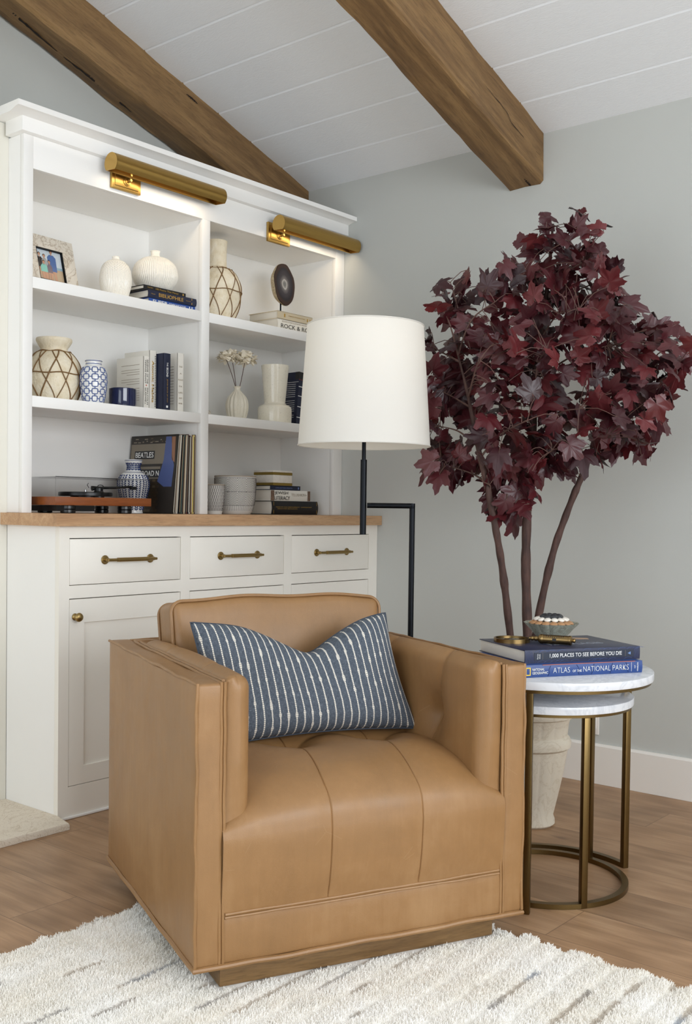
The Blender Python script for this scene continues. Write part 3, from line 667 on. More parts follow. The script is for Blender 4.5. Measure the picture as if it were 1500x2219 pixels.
z += 0.0443
t = book('beige book with faint gold spine lettering, carrying the agate', (3.104, 2.964, z), 0, 0.213, 0.165, 0.032, grey, G2)
spine_text(t, 'a history of modern music', 0.115, 0.1, 0.006, 0.018, M_gold); strip(t, 0.038, 0.046, 0.01, 0.024, M_gold); strip(t, 0.178, 0.184, 0.01, 0.022, M_gold); strip(t, 0.194, 0.2, 0.014, 0.02, M_gold)
ZB2 = z+0.0322
# upright row on the middle shelf
G3 = 'upright books on the middle shelf'
z = s2t+0.0003
t = book('white hardback with pale back cover text and two-line spine, beside the navy candle', (2.4305, 2.98, z), 0, 0.19, 0.152, 0.0265, ivory, G3, True)
spine_text(t, 'REVENGE  OF THE', 0.055, 0.085, 0.006, 0.018, M_ink, stand=True, L=0.19); spine_text(t, 'TIPPING POINT', 0.055, 0.085, 0.006, 0.009, M_ink, stand=True, L=0.19)
spine_text(t, 'MALCOLM', 0.143, 0.06, 0.006, 0.018, M_ink, stand=True, L=0.19); spine_text(t, 'GLADWELL', 0.143, 0.06, 0.006, 0.009, M_ink, stand=True, L=0.19)
strip(t, 0.102, 0.106, 0.011, 0.015, plain('red_dot', (196, 70, 40)), stand=True, L=0.19)
b = B()
for k in range(16):
    zz = 0.16-k*0.0085
    if k in (1, 5, 9): continue
    b.box(-0.0004, -0.0001, 0.022, 0.125-(0.03 if k in (4, 8) else 0), zz, zz+0.0016)
b.build('back_cover_text', M_groove, t)
t = book('tall white hardback with dotted gold and black spine, next to the two-line spine', (2.4576, 2.98, z), 0, 0.214, 0.142, 0.031, ivory, G3, True)
spine_text(t, 'Atomic Habits', 0.112, 0.15, 0.0105, 0.016, M_gold, stand=True, L=0.214, bold=0.02)
b = B()
for i in range(30):
    for j in range(2): b.box(0.0245+j*0.003, 0.0263+j*0.003, -0.0006, -0.0001, 0.012+i*0.0062, 0.0152+i*0.0062)
b.build('spine_dots', M_ink, t)
t = book('navy hardback with white upright spine lettering, darkest of the upright row', (2.4935, 2.945, z), 0, 0.205, 0.16, 0.032, navy, G3, True, round_=0.002)
spine_text(t, 'THE', 0.04, 0.014, 0.0065, 0.016, M_wink, stand=True, L=0.205, off=-0.0024); spine_text(t, 'SECOND', 0.068, 0.034, 0.0085, 0.016, M_wink, stand=True, L=0.205, off=-0.0024, bold=0.02); spine_text(t, 'JEWISH BOOK OF WHY', 0.135, 0.085, 0.0065, 0.016, M_gold, stand=True, L=0.205, off=-0.0024)
strip(t, 0.188, 0.196, 0.012, 0.02, M_wink, -0.0023, stand=True, L=0.205)
t = book('white paperback with tiny stacked spine words, last of the upright row', (2.5735, 2.962, z), 0, 0.217, 0.15, 0.031, ivory, G3, True)
for q, wd in ((0.05, 'THE'), (0.075, 'A'), (0.098, 'RULES'), (0.122, 'FOR'), (0.145, 'LIFE'), (0.165, 'AND'), (0.185, 'WORK')): text(wd, t, (0.0155, -0.0006, 0.217-q), 0.006+0.0032*len(wd), 0.0055, M_groove)
b = B()
for k in range(14): b.box(-0.0004, -0.0001, 0.02, 0.12, 0.03+k*0.0105, 0.0318+k*0.0105)
b.build('back_cover_text', M_groove, t)
# dark leaning book on the other side
t = book('dark navy hardback with pale back cover text leaning behind the two-tier vase', (3.2585, 3.0, z), 0, 0.228, 0.15, 0.03, navy, 'book by the two-tier vase', True, lean=5)
b = B()
for k in range(18):
    if k not in (2, 9): b.box(-0.0004, -0.0001, 0.015, 0.13-(k % 4)*0.012, 0.035+k*0.0088, 0.0366+k*0.0088)
b.box(-0.0004, -0.0001, 0.0, 0.15, 0.185, 0.1865); b.build('back_cover_text', M_wink, t)
B().box(-0.0006, 0.0306, -0.0006, 0.02, 0.197, 0.2285).build('jacket_top', black, t); strip(t, 0.03, 0.0325, 0.0, 0.03, plain('red_line', (150, 50, 40)), stand=True, L=0.228)
for q in (0.06, 0.1, 0.145, 0.19): strip(t, q, q+0.003, 0.002, 0.028, M_wink, stand=True, L=0.228)
# stack on the worktop
G4 = 'books stacked on the worktop'
z = zt_+0.0003
t = book('thick black hardback with tiny gold lettering, lowest book of the worktop stack', (3.095, 2.978, z), 0, 0.282, 0.2, 0.056, black, G4, round_=0.006)
spine_text(t, 'FREEDOM AND RESPONSIBILITY  COMMENTARY', 0.13, 0.22, 0.004, 0.031, M_gold, off=-0.0066); spine_text(t, 'SELECTED READINGS', 0.09, 0.12, 0.0035, 0.024, M_gold, off=-0.0064)
strip(t, 0.008, 0.0095, 0.004, 0.052, M_gold, -0.0052); strip(t, 0.2725, 0.274, 0.004, 0.052, M_gold, -0.0052)
z += 0.0563
t = book('cream hardback with brown marbled spine ends in the worktop stack', (3.089, 2.98, z), 0, 0.24, 0.18, 0.044, ivory, G4, round_=0.004)
spine_text(t, 'JEWISH', 0.062, 0.08, 0.016, 0.031, M_ink, off=-0.0046); spine_text(t, 'LITERACY', 0.068, 0.092, 0.016, 0.012, M_ink, off=-0.0044); spine_text(t, 'TELUSHKIN', 0.165, 0.085, 0.011, 0.026, M_groove, off=-0.0048)
mb = m_stone('brown_marbled_paper', (120, 92, 72), (150, 122, 98), (70, 46, 36), 60, 0.5, 0.1)
strip(t, 0.0, 0.02, 0.001, 0.043, mb, -0.0042); strip(t, 0.224, 0.24, 0.001, 0.043, mb, -0.0042); strip(t, 0.212, 0.215, 0.024, 0.027, M_ink, -0.0048)
z += 0.0443
t = book('thin navy hardback under the cream box with gold bands', (3.09, 2.98, z), 0, 0.181, 0.16, 0.0185, navy, G4)
spine_text(t, 'COLLECTED ESSAYS', 0.08, 0.1, 0.004, 0.009, plain('pale_blue_ink', (120, 140, 190))); strip(t, 0.166, 0.172, 0.005, 0.014, plain('pale_blue_ink', (120, 140, 190)))
z += 0.0188
t = thing('keepsake_box', 'cream stone lidded box with two gold bands on top of the worktop books', 'box', (3.105, 2.979, z))
B().box(0, 0.113, 0, 0.11, 0.011, 0.043, 0.0008).build('body', M_boxstone, t); B().box(0, 0.113, 0, 0.11, 0.054, 0.0615, 0.001).build('lid', M_boxstone, t)
b = B().box(-0.0008, 0.1138, -0.0008, 0.1108, 0, 0.0108); b.box(-0.0008, 0.1138, -0.0008, 0.1108, 0.0432, 0.0538); b.build('gold_band', M_bandgold, t)

# ------------------------------------------------------------------ framed photo
t = thing('photo_frame', 'veined stone photo frame holding a family beach snapshot', 'frame', (2.085, 3.135, s1t+0.0004), 4)
t.rotation_euler = (radians(-14), 0, radians(5))
Wf, Hf = 0.204, 0.222; ox0, ox1, oz0, oz1 = 0.036, 0.152, 0.058, 0.176
b = B(); b.box(0, Wf, 0, 0.016, 0, oz0, 0.002); b.box(0, Wf, 0, 0.016, oz1, Hf, 0.002); b.box(0, ox0, 0, 0.016, oz0, oz1, 0.002); b.box(ox1, Wf, 0, 0.016, oz0, oz1, 0.002); b.build('frame', M_quartz, t)
b = B(); b.box(ox0, ox0+0.003, 0.002, 0.012, oz0, oz1); b.box(ox1-0.003, ox1, 0.002, 0.012, oz0, oz1); b.box(ox0, ox1, 0.002, 0.012, oz1-0.003, oz1); b.box(ox0, ox1, 0.002, 0.012, oz0, oz0+0.003); b.build('inner_lip', M_black, t)
b = B(); pw, ph = ox1-ox0, oz1-oz0
def flat(pts, mi, y): # printed shape on the snapshot
    b.cur = mi; b.raw([(ox0+pw*p[0], y, oz0+ph*p[1]) for p in pts], [list(range(len(pts)))])
def disc(cx, cz, r, mi, y, n=14): flat([(cx+r*cos(2*pi*k/n), cz+r*1.0*sin(2*pi*k/n)) for k in range(n)], mi, y)
flat([(0, 0), (1, 0), (1, 1), (0, 1)], 0, 0.0110); flat([(0, 0), (1, 0), (1, 0.42), (0, 0.42)], 1, 0.0108); flat([(0, 0.42), (1, 0.42), (1, 0.5), (0, 0.5)], 2, 0.0107)
def sitter(cx, zb, zs, zh, wd, shirt, y, leg=True, hair=7):
    if leg: flat([(cx-wd*0.8, 0.05), (cx-wd*0.3, 0.04), (cx-0.01, zb), (cx+wd*0.3, 0.04), (cx+wd*0.8, 0.06), (cx+wd*0.7, zb+0.05), (cx-wd*0.7, zb+0.05)], 6, y+0.0001)
    flat([(cx-wd, zb), (cx+wd, zb), (cx+wd*1.05, zs-0.08), (cx+wd*0.5, zs), (cx-wd*0.5, zs), (cx-wd*1.05, zs-0.08)], shirt, y)
    flat([(cx-0.02, zs-0.02), (cx+0.02, zs-0.02), (cx+0.02, zh), (cx-0.02, zh)], 6, y); disc(cx, zh, 0.052, hair, y-0.0001); disc(cx, zh-0.015, 0.043, 6, y-0.0002)
sitter(0.14, 0.42, 0.74, 0.83, 0.12, 3, 0.0104); sitter(0.32, 0.45, 0.72, 0.80, 0.10, 8, 0.0103); sitter(0.60, 0.34, 0.86, 0.95, 0.15, 4, 0.0101)
sitter(0.27, 0.28, 0.52, 0.60, 0.13, 5, 0.0099); sitter(0.48, 0.28, 0.55, 0.63, 0.09, 9, 0.0097)
b.build('photograph', [plain('photo_sky', (206, 218, 228), 0.25), plain('photo_sand', (190, 168, 140), 0.25), plain('photo_sea', (150, 180, 196), 0.25), plain('photo_black', (36, 36, 42), 0.25), plain('photo_denim', (74, 108, 168), 0.25), plain('photo_mint', (132, 202, 190), 0.25), plain('photo_skin', (198, 150, 124), 0.25), plain('photo_hair', (52, 38, 32), 0.25), plain('photo_grey', (168, 170, 172), 0.25), plain('photo_plum', (116, 104, 120), 0.25)], t)
B().box(0.03, 0.17, 0.0165, 0.019, 0.02, 0.2).build('backing_board', M_blackp, t)
b = B().prism([(0.075, 0.0), (0.13, 0.0), (0.12, 0.17), (0.085, 0.17)], 'Y', 0.0, 0.003); b.xf(Matrix.Translation((0, 0.062, 0.016)) @ Matrix.Rotation(radians(15), 4, 'X')); b.build('easel_strut', M_blackp, t, fix=True)

# ------------------------------------------------------------------ vases
def prof(pts, n): return [(max(0, p.x), p.y) for p in [Vector((q[0], q[1], 0)) for q in [(v[0], v[1]) for v in smooth([(a, c, 0) for a, c in pts], n)]]]
def vase(name, label, cat, loc, pts, seg, mat, mod=None, n=60, group=None, rim=0.004):
    """outer profile plus an inner wall so the mouth is really open"""
    t = thing(name, label, cat, loc, 0, group); p = prof(pts, n); r1, z1 = p[-1]
    inner = [(r1-rim*0.3, z1+rim*0.4), (r1-rim, z1)]+[(max(0.002, r-rim), zz) for r, zz in reversed(p[n//2:-1])]
    b = B().lathe(p+inner, seg, mod=mod); return t, b, p
def rad(p, z):
    for (r0, z0), (r1, z1) in zip(p, p[1:]):
        if z0 <= z <= z1 and z1 > z0: return lerp(r0, r1, (z-z0)/(z1-z0))
    return p[-1][0]
def ribs(k, amp, sharp=1.0, lo=0.0, hi=1.0):
    def f(a, t, z):
        return 1-amp*abs(cos(a*k/2))**sharp
    return f
t, b, p = vase('ribbed_bud_vase', 'small egg-shaped white vase with fine ribs beside the wide vase', 'vase', (2.343, 3.03, s1t+0.0004), [(0.036, 0), (0.044, 0.012), (0.0545, 0.05), (0.0565, 0.078), (0.050, 0.112), (0.034, 0.134), (0.0165, 0.1425), (0.0125, 0.148), (0.0135, 0.153)], 336, M_cer, ribs(56, 0.03, 3))
b.cur = 1; g = rnd(5)
for i in range(56):
    a = 2*pi*(i+0.5)/56
    for k in range(13):
        zz = 0.016+k*0.0088+(0.004 if i % 2 else 0); r = rad(p, zz)*1.0
        if zz < 0.13: b.tube([(r*cos(a)*0.985, r*sin(a)*0.985, zz), (r*cos(a)*0.985, r*sin(a)*0.985, zz+0.002)], 0.0008, 4)
b.build('body', [M_cer, M_groove], t)
t, b, p = vase('ribbed_round_vase', 'wide pumpkin-shaped white vase with vertical grooves standing on three books', 'vase', (2.54, 3.052, ZB1), [(0.046, 0), (0.060, 0.010), (0.0805, 0.042), (0.0840, 0.068), (0.075, 0.098), (0.050, 0.121), (0.022, 0.129), (0.0165, 0.135), (0.0165, 0.146), (0.0185, 0.151)], 320, M_cer, ribs(64, 0.035, 4))
b.build('body', M_cer, t)

def net(b, p, R_of, z0, z1, k, tr, band, off=0.0015, rows=2, cap=True):
    """cane net: crossing strands from z0 up to z1 that follow the body"""
    n = 26
    for i in range(k):
        for s in (-1, 1):
            path = []
            for j in range(n+1):
                u = j/n; zz = lerp(z0, z1, u); a = 2*pi*i/k+s*(u*rows*pi/k)*1.25+0.06*sin(u*9+i)*0.4; r = rad(p, zz)+off; path.append((r*cos(a), r*sin(a), zz))
            b.tube(path, tr*(0.8+0.3*((i*7) % 3)/2), 6)
    for zz in band:
        r = rad(p, zz)+off+0.0006; b.tube([(r*cos(2*pi*j/48), r*sin(2*pi*j/48), zz+0.002*sin(j*0.8)) for j in range(48)], tr, 6, True)
def rough(amp, seed):
    g = rnd(seed); ph = [(g.uniform(2, 9), g.uniform(0, 6), g.uniform(8, 30), g.uniform(0, 6)) for _ in range(5)]
    def f(a, t, z): return 1+amp*sum(sin(round(q[0])*a+q[1])*sin(q[2]*t+q[3]) for q in ph)/2
    return f
t, b, p = vase('netted_jar', 'rough cream round jar wrapped in a brown cane net with a wide rim', 'jar', (2.140, 3.103, s2t+0.0004), [(0.062, 0), (0.076, 0.012), (0.092, 0.055), (0.095, 0.092), (0.086, 0.134), (0.066, 0.166), (0.047, 0.182), (0.0465, 0.19), (0.055, 0.203), (0.061, 0.214), (0.0605, 0.221)], 96, M_papier, rough(0.006, 3), rim=0.006)
b.build('body', M_papier, t); n_ = B(); net(n_, p, None, 0.006, 0.176, 9, 0.0022, [0.176, 0.098]); n_.build('cane_net', M_cane, t)
t, b, p = vase('netted_bottle_vase', 'rough cream vase with long neck and brown cane net around its belly', 'vase', (2.846, 3.05, s1t+0.0004), [(0.058, 0), (0.070, 0.012), (0.092, 0.06), (0.098, 0.108), (0.092, 0.152), (0.072, 0.190), (0.046, 0.208), (0.0395, 0.218), (0.0385, 0.26), (0.041, 0.308), (0.042, 0.312)], 96, M_papier, rough(0.007, 8), rim=0.005)
b.build('body', M_papier, t); n_ = B(); net(n_, p, None, 0.006, 0.205, 9, 0.0019, [0.2, 0.112]); n_.build('cane_net', M_cane, t)
# blue chain pattern vase
t, b, p = vase('chain_pattern_vase', 'white porcelain vase with blue linked-square pattern beside the navy candle', 'vase', (2.211, 2.976, s2t+0.0004), [(0.031, 0), (0.034, 0.004), (0.0405, 0.035), (0.0445, 0.07), (0.0435, 0.1), (0.036, 0.121), (0.027, 0.130), (0.0262, 0.139), (0.0285, 0.145)], 72, M_bwc)
b.cur = 1
def on_surf(p, a, z, off=0.0004): r = rad(p, z)+off; return (r*cos(a), r*sin(a), z)
K = 9
for row in range(5):
    zc_ = 0.014+row*0.0245
    for i in range(K):
        a0 = 2*pi*i/K; hw = 0.66*pi/K; hz = 0.0088; path = []
        for j in range(28):
            th = 2*pi*j/28; c_, s_ = cos(th), sin(th); q = (abs(c_)**5+abs(s_)**5)**(-0.2); path.append(on_surf(p, a0+hw*q*c_, zc_+hz*q*s_))
        b.tube(path, 0.0017, 5, True)
        b.tube([on_surf(p, a0+hw+(2*pi/K-2*hw)*k/4, zc_) for k in range(5)], 0.0017, 5)
        if row < 4: b.tube([on_surf(p, a0, zc_+hz), on_surf(p, a0, zc_+0.0245-hz)], 0.0017, 5)
for zz in (0.134, 0.144): b.tube([on_surf(p, 2*pi*j/40, zz) for j in range(40)], 0.0012, 5, True)
b.build('body', [M_bwc, M_blue], t)
# navy candle
t = thing('candle_jar', 'dark navy faceted glass candle jar in front of the white hardback', 'candle', (2.353, 3.0, s2t+0.0004), 12)
b = B().lathe([(0.040, 0), (0.0475, 0.003), (0.0495, 0.01), (0.0495, 0.055), (0.0492, 0.064), (0.0470, 0.066), (0.0445, 0.064), (0.0445, 0.05), (0.0, 0.05)], 12); b.build('glass', M_navyglass, t)
B().lathe([(0.0, 0.0505), (0.044, 0.0505), (0.044, 0.054), (0, 0.0545)], 32, cap0=False).build('wax', plain('pale_wax', (214, 208, 200), 0.5), t); B().tube([(0, 0, 0.054), (0.0005, 0, 0.062)], 0.0008, 6).build('wick', M_ink, t)
# ribbed vase with wooden flowers
t, b, p = vase('fluted_vase', 'small cream fluted vase holding dried cream flowers', 'vase', (2.965, 3.05, s2t+0.0004), [(0.0335, 0), (0.036, 0.004), (0.0445, 0.035), (0.0470, 0.062), (0.040, 0.09), (0.022, 0.112), (0.0135, 0.122), (0.0125, 0.13), (0.0155, 0.136)], 160, M_cer2, lambda a, t, z: 1-0.085*abs(cos(a*8))**2*(1 if z < 0.118 else 0.3))
b.build('body', M_cer2, t)
def flower(label, base, head, R, seed):
    t = thing('dried_flower', label, 'flower', base, 0, 'dried flowers in the fluted vase'); g = rnd(seed); hd = Vector(head)-Vector(base)
    B().tube(smooth([(0, 0, 0), tuple(hd*0.5+Vector((0.002, 0, 0.002))), tuple(hd)], 10), 0.0014, 6).build('stem', M_twig, t)
    b = B()
    for ring, cnt in ((0, 5), (1, 10), (2, 15), (3, 19), (4, 21), (5, 18)):
        for k in range(cnt):
            a = 2*pi*(k+g.random()*0.6)/cnt; tilt = radians(6+ring*21+g.uniform(-6, 6)); ln = R*g.uniform(0.42, 0.55); wd = R*g.uniform(0.34, 0.5)
            dr = Vector((sin(tilt)*cos(a), sin(tilt)*sin(a), cos(tilt)*0.72)); tg = Vector((-sin(a), cos(a), 0)); nr_ = dr.cross(tg)
            def pt(u, v):
                w_ = wd*sin(pi*min(1, u*0.8+0.12))*(v-0.5); return tuple(hd+dr*(R*0.5+ln*u)+tg*w_+nr_*(0.10*R*sin(pi*u+k)+0.25*R*u*u*(1 if k % 2 else -1)*0.6))
            b.grid(pt, 4, 4)
    b.build('bloom', plain('cream_petal', (250, 242, 224), 0.9), t, angle=60)
z = s2t+0.12
flower('dried cream flower leaning out on the marble slab side of the fluted vase', (2.960, 3.048, z), (2.903, 3.052, 1.568), 0.041, 1)
flower('large dried cream flower tilting towards the two-tier vase', (2.971, 3.047, z), (2.998, 3.04, 1.572), 0.052, 2)
flower('dried cream flower tucked behind the larger bloom', (2.966, 3.055, z), (2.955, 3.075, 1.585), 0.038, 3)
# two-tier vase
t, b, p = vase('two_tier_vase', 'cream glazed vase with a flared collar rising from a squat drum base', 'vase', (3.152, 3.02, s2t+0.0004), [(0.067, 0), (0.0695, 0.006), (0.0705, 0.03), (0.0700, 0.058), (0.066, 0.070), (0.050, 0.079), (0.0445, 0.084), (0.0440, 0.092), (0.0475, 0.13), (0.0530, 0.19), (0.0575, 0.234), (0.0572, 0.238)], 96, M_cer2)
b.build('body', M_cer2, t)
# veined slab at the divider
t = thing('stone_bookend', 'grey veined stone slab leaning against the bookcase divider', 'bookend', (2.733, 3.03, s2t+0.0006)); b = B().box(0, 0.02, 0, 0.13, 0, 0.2, 0.002); b.xf(Matrix.Rotation(radians(-7.5), 4, 'Y')); b.xf(Matrix.Translation((0.033, 0, 0.0)))
b.build('slab', M_quartz, t); B().box(0.02, 0.075, 0.0, 0.1, 0, 0.028, 0.006).build('foot', M_quartz, t)
# agate on stand
t = thing('agate_ornament', 'polished dark agate half-egg held on a thin black rod', 'ornament', (3.212, 3.05, ZB2))
B().box(-0.035, 0.035, -0.03, 0.03, 0, 0.006, 0.001).build('base', M_black, t); B().tube([(0, 0, 0.006), (0, 0, 0.055)], 0.0035, 10).build('rod', M_black, t)
g = rnd(11); nr = 40
face = [(0.053*cos(2*pi*k/nr)*(1+0.03*sin(5*2*pi*k/nr+1)+g.uniform(-0.02, 0.02)), 0.087*sin(2*pi*k/nr)*(1+0.015*sin(7*2*pi*k/nr))) for k in range(nr)]
b = B(); off = Vector((0.008, -0.012, 0.132)); rot = Matrix.Rotation(radians(-9), 3, 'Z') @ Matrix.Rotation(radians(-8), 3, 'Y')
vs = []
for lv in range(8):
    f = lv/7; sc = max(0.02, cos(f*pi/2)**0.55); dep = 0.052*f
    for x, z_ in face: vs.append(rot @ Vector((x*sc-0.012*f, dep, z_*sc))+off)
b.raw(vs, [[l*nr+k, (l+1)*nr+k, (l+1)*nr+(k+1) % nr, l*nr+(k+1) % nr] for l in range(7) for k in range(nr)]+[[7*nr+k for k in range(nr)]])
b.build('rind', M_rind, t, fix=True)
b = B(); b.raw([Vector((x*0.985, 0, z_*0.985)) for x, z_ in face]+[Vector((x*0.985, 0.003, z_*0.985)) for x, z_ in face], [list(range(nr))]+[[k, nr+k, nr+(k+1) % nr, (k+1) % nr] for k in range(nr)])
o = b.build('polished_face', M_agate, t, fix=True); o.location = off+rot @ Vector((0, -0.003, 0)); o.rotation_euler = rot.to_euler()
# patterned pots on the worktop
def pot(name, label, loc, pts, H, kind):
    t, b, p = vase(name, label, 'pot', loc, pts, 72, M_bwc, rim=0.005); b.cur = 1; ln = 0.0008
    if kind == 'zig':
        K = 7
        for zz in (0.034, 0.088, 0.143): b.tube([on_surf(p, 2*pi*j/60, zz, 0) for j in range(60)], ln, 4, True)
        for i in range(K):
            a0 = 2*pi*i/K; hw = pi/K
            for zA, zB, sg in ((0.088, 0.142, 1), (0.034, 0.087, -1)):
                for k in range(6):
                    s0 = k/6
                    for sd in (-1, 1):
                        pa = []
                        for j in range(7):
                            u = j/6; aa = a0+sd*hw*(s0+(1-s0)*u); q = (1-s0)*u if sg > 0 else (1-s0)*u
                            zz = zA+(zB-zA)*q if sg > 0 else zB-(zB-zA)*q
                            pa.append(on_surf(p, aa, zz, 0))
                        b.tube(pa, ln, 4)
                        pa = []
                        for j in range(7):
                            u = j/6*(1-s0); q = s0+u; zz = zA+(zB-zA)*q if sg > 0 else zB-(zB-zA)*q
                            pa.append(on_surf(p, a0+sd*hw*u, zz, 0))
                        b.tube(pa, ln, 4)
        for i in range(64): b.tube([on_surf(p, 2*pi*i/64, 0.014+0.019*j/3, 0) for j in range(4)], ln, 4)
    else:
        K = 34
        for r_i in range(8):
            zz = 0.012+r_i*0.0125
            for i in range(K):
                a0 = 2*pi*(i+0.5*(r_i % 2))/K; hw = 0.38*2*pi/K
                b.tube([on_surf(p, a0+hw*c_, zz+dz, 0) for c_, dz in ((-1, 0), (-1, 0.008), (-0.5, 0.0112), (0.5, 0.0112), (1, 0.008), (1, 0))], 0.0008, 4)
    b.cur = 2; r1, z1 = p[-1]; b.tube([on_surf(p, 2*pi*j/60, z1-0.001, -0.002) for j in range(60)], 0.003, 6, True)
    b.build('body', [m_ceramic('white_clay_'+kind, (222, 219, 213), 0.75, False), plain('grey_line', (92, 88, 86), 0.8), plain('bare_clay', (168, 154, 138), 0.85)], t)
    B().lathe([(0, H*0.7), (p[-1][0]-0.008, H*0.7)], 40, cap0=False).build('soil', M_soil, t)
pot('small_planter', 'small white tapering pot with grey scale pattern against the bookcase divider', (2.80, 3.0, zt_+0.0006), [(0.027, 0), (0.029, 0.002), (0.037, 0.05), (0.0395, 0.085), (0.0395, 0.113)], 0.113, 'scale')
pot('large_planter', 'larger white pot with grey zigzag diamond lines beside the worktop books', (2.94, 3.03, zt_+0.0006), [(0.06, 0), (0.063, 0.003), (0.072, 0.02), (0.080, 0.06), (0.083, 0.105), (0.083, 0.15)], 0.15, 'zig')
# herringbone vase
t, b, p = vase('herringbone_vase', 'white porcelain vase with blue herringbone leaves behind the turntable', 'vase', (2.484, 3.098, zt_+0.0006), [(0.036, 0), (0.034, 0.004), (0.036, 0.02), (0.050, 0.065), (0.0575, 0.1), (0.0560, 0.122), (0.045, 0.142), (0.028, 0.155), (0.0235, 0.165), (0.024, 0.178), (0.031, 0.19), (0.0325, 0.196)], 72, M_bwc)
b.cur = 1
for i in range(13):
    a0 = 2*pi*i/13
    for zz0, zz1, nn in ((0.012, 0.142, 17), (0.158, 0.186, 4)):
        for k in range(nn):
            zz = lerp(zz0, zz1, k/nn)
            for sd in (-1, 1):
                hw = 0.33*2*pi/13; b.tube([on_surf(p, a0+sd*0.04, zz, 0), on_surf(p, a0+sd*(0.04+hw*0.5), zz+0.0036, 0.0002), on_surf(p, a0+sd*(0.04+hw*0.9), zz+0.0066, 0.0002)], [0.0012, 0.0027, 0.001], 6)
    b.tube([on_surf(p, a0, 0.006+0.136*k/8, -0.0002) for k in range(9)], 0.0006, 4)
for zz in (0.15, 0.194): b.tube([on_surf(p, 2*pi*j/48, zz, 0) for j in range(48)], 0.0011, 5, True)
b.build('body', [M_bwc, M_blue2], t)

# ------------------------------------------------------------------ record player and records
t = thing('record_player', 'turntable with cherry wood deck, black platter and clear dust cover', 'turntable', (1.967, 2.84, zt_+0.0004))
Wt, Dt = 0.388, 0.192
B().box(0, Wt, 0, Dt, 0.0255, 0.0525, 0.0008).build('deck', M_deck, t)
B().box(0.02, 0.165, 0.02, Dt-0.02, 0.0065, 0.025).build('motor_housing_and_shade', M_blackp, t)  # black block stands for the motor housing and the shade under the deck
for fx in (0.068, 0.297):
    for fy in (0.03, Dt-0.035): 
        B().lathe([(0.02, 0), (0.024, 0.002), (0.024, 0.011), (0.021, 0.013), (0.024, 0.0145), (0.024, 0.024), (0.02, 0.0252)], 28, (fx, fy, 0), cap1=True).build('foot', M_blackp, t)
b = B().lathe([(0.0, 0.057), (0.085, 0.057), (0.089, 0.0585), (0.089, 0.068), (0.087, 0.0705), (0.0, 0.0712)], 64, (0.185, 0.096, 0), cap0=False); b.lathe([(0.05, 0.053), (0.05, 0.057)], 32, (0.185, 0.096, 0)); b.build('platter', M_blackp, t)
B().lathe([(0, 0.0712), (0.0035, 0.0712), (0.0035, 0.079), (0, 0.0805)], 16, (0.185, 0.096, 0), cap0=False).build('spindle', plain('polished_steel', (200, 200, 200), 0.2, 1.0), t)
b = B().lathe([(0.019, 0.0526), (0.019, 0.07), (0.015, 0.074), (0.015, 0.084), (0.0, 0.086)], 24, (0.2, 0.045, 0)); b.build('tonearm_base', M_blackp, t)
b = B().tube([(0.176, 0.05, 0.083), (0.2, 0.045, 0.085), (0.26, 0.036, 0.0865), (0.325, 0.03, 0.092)], [0.0085, 0.005, 0.004, 0.0038], 10); b.box(0.322, 0.345, 0.025, 0.037, 0.0815, 0.0925, 0.001); b.build('tonearm', M_blackp, t)
b = B().tube([(0.215+0.012*cos(q*0.3), 0.055, 0.089+0.006*sin(q*0.3)) for q in range(21)], 0.0013, 6, True); b.tube([(0.172, 0.06, 0.084), (0.165, 0.06, 0.094), (0.17, 0.06, 0.1)], 0.001, 6); b.build('anti_skate_wire', M_black, t)
b = B(); th = 0.0025
b.box(0.001, Wt-0.004, 0.001, Dt-0.004, 0.114, 0.114+th); b.box(0.001, Wt-0.004, 0.001, 0.001+th, 0.053, 0.1138); b.box(0.001, Wt-0.004, Dt-0.004-th, Dt-0.004, 0.053, 0.1138); b.box(0.001, 0.001+th, 0.0037, Dt-0.0067, 0.053, 0.1138); b.box(Wt-0.004-th, Wt-0.004, 0.0037, Dt-0.0067, 0.053, 0.1138)
b.build('dust_cover', M_acrylic, t)
B().tube([(0.0, 0.0, 0.1166), (Wt-0.003, 0.0, 0.1166)], 0.0009, 6).build('cover_edge', M_blackp, t)
# records: a printed sleeve faces out, the rest show their spines
def record(i, n, col, label, thick):
    f = i/(n-1); x = lerp(2.549, 2.6525, f); lean = lerp(5.2, 0.2, f**0.8)
    t = thing('record_sleeve', label, 'record', (x, 2.955+rr.uniform(-0.004, 0.004), zt_+0.0006), 0, 'row of records'); t.rotation_euler = (0, radians(lean), 0)
    h = 0.293+rr.uniform(-0.002, 0.003)
    B().box(0, thick, 0, 0.272, 0, h, 0.0006).build('sleeve', plain('sleeve_%d_%d_%d' % col, col, 0.45), t)
    B().box(thick*0.3, thick*0.7, -0.0012, 0.0004, 0.006, h-0.006).build('inner_sleeve', plain('inner_%d' % (i % 3), ((222, 214, 196), (60, 56, 54), (176, 150, 120))[i % 3], 0.7), t)
    return t
rr = rnd(21)
cols = [((196, 190, 176), 'pale grey'), ((60, 58, 56), 'charcoal'), ((222, 216, 204), 'off-white'), ((72, 92, 96), 'slate teal'), ((36, 34, 34), 'black'), ((150, 128, 100), 'tan'), ((96, 116, 108), 'sage'), ((48, 44, 42), 'dark brown'), ((214, 200, 172), 'cream'), ((84, 74, 68), 'taupe'), ((156, 62, 58), 'brick red'), ((40, 40, 44), 'near-black'), ((230, 226, 216), 'white'), ((196, 168, 128), 'light tan'), ((128, 100, 80), 'mid brown'), ((226, 206, 130), 'pale yellow'), ((88, 70, 56), 'umber')]
order = ['second', 'third', 'fourth', 'fifth', 'sixth', 'seventh', 'eighth', 'ninth', 'tenth', 'eleventh', 'twelfth', 'thirteenth', 'fourteenth', 'fifteenth', 'sixteenth', 'seventeenth', 'last']
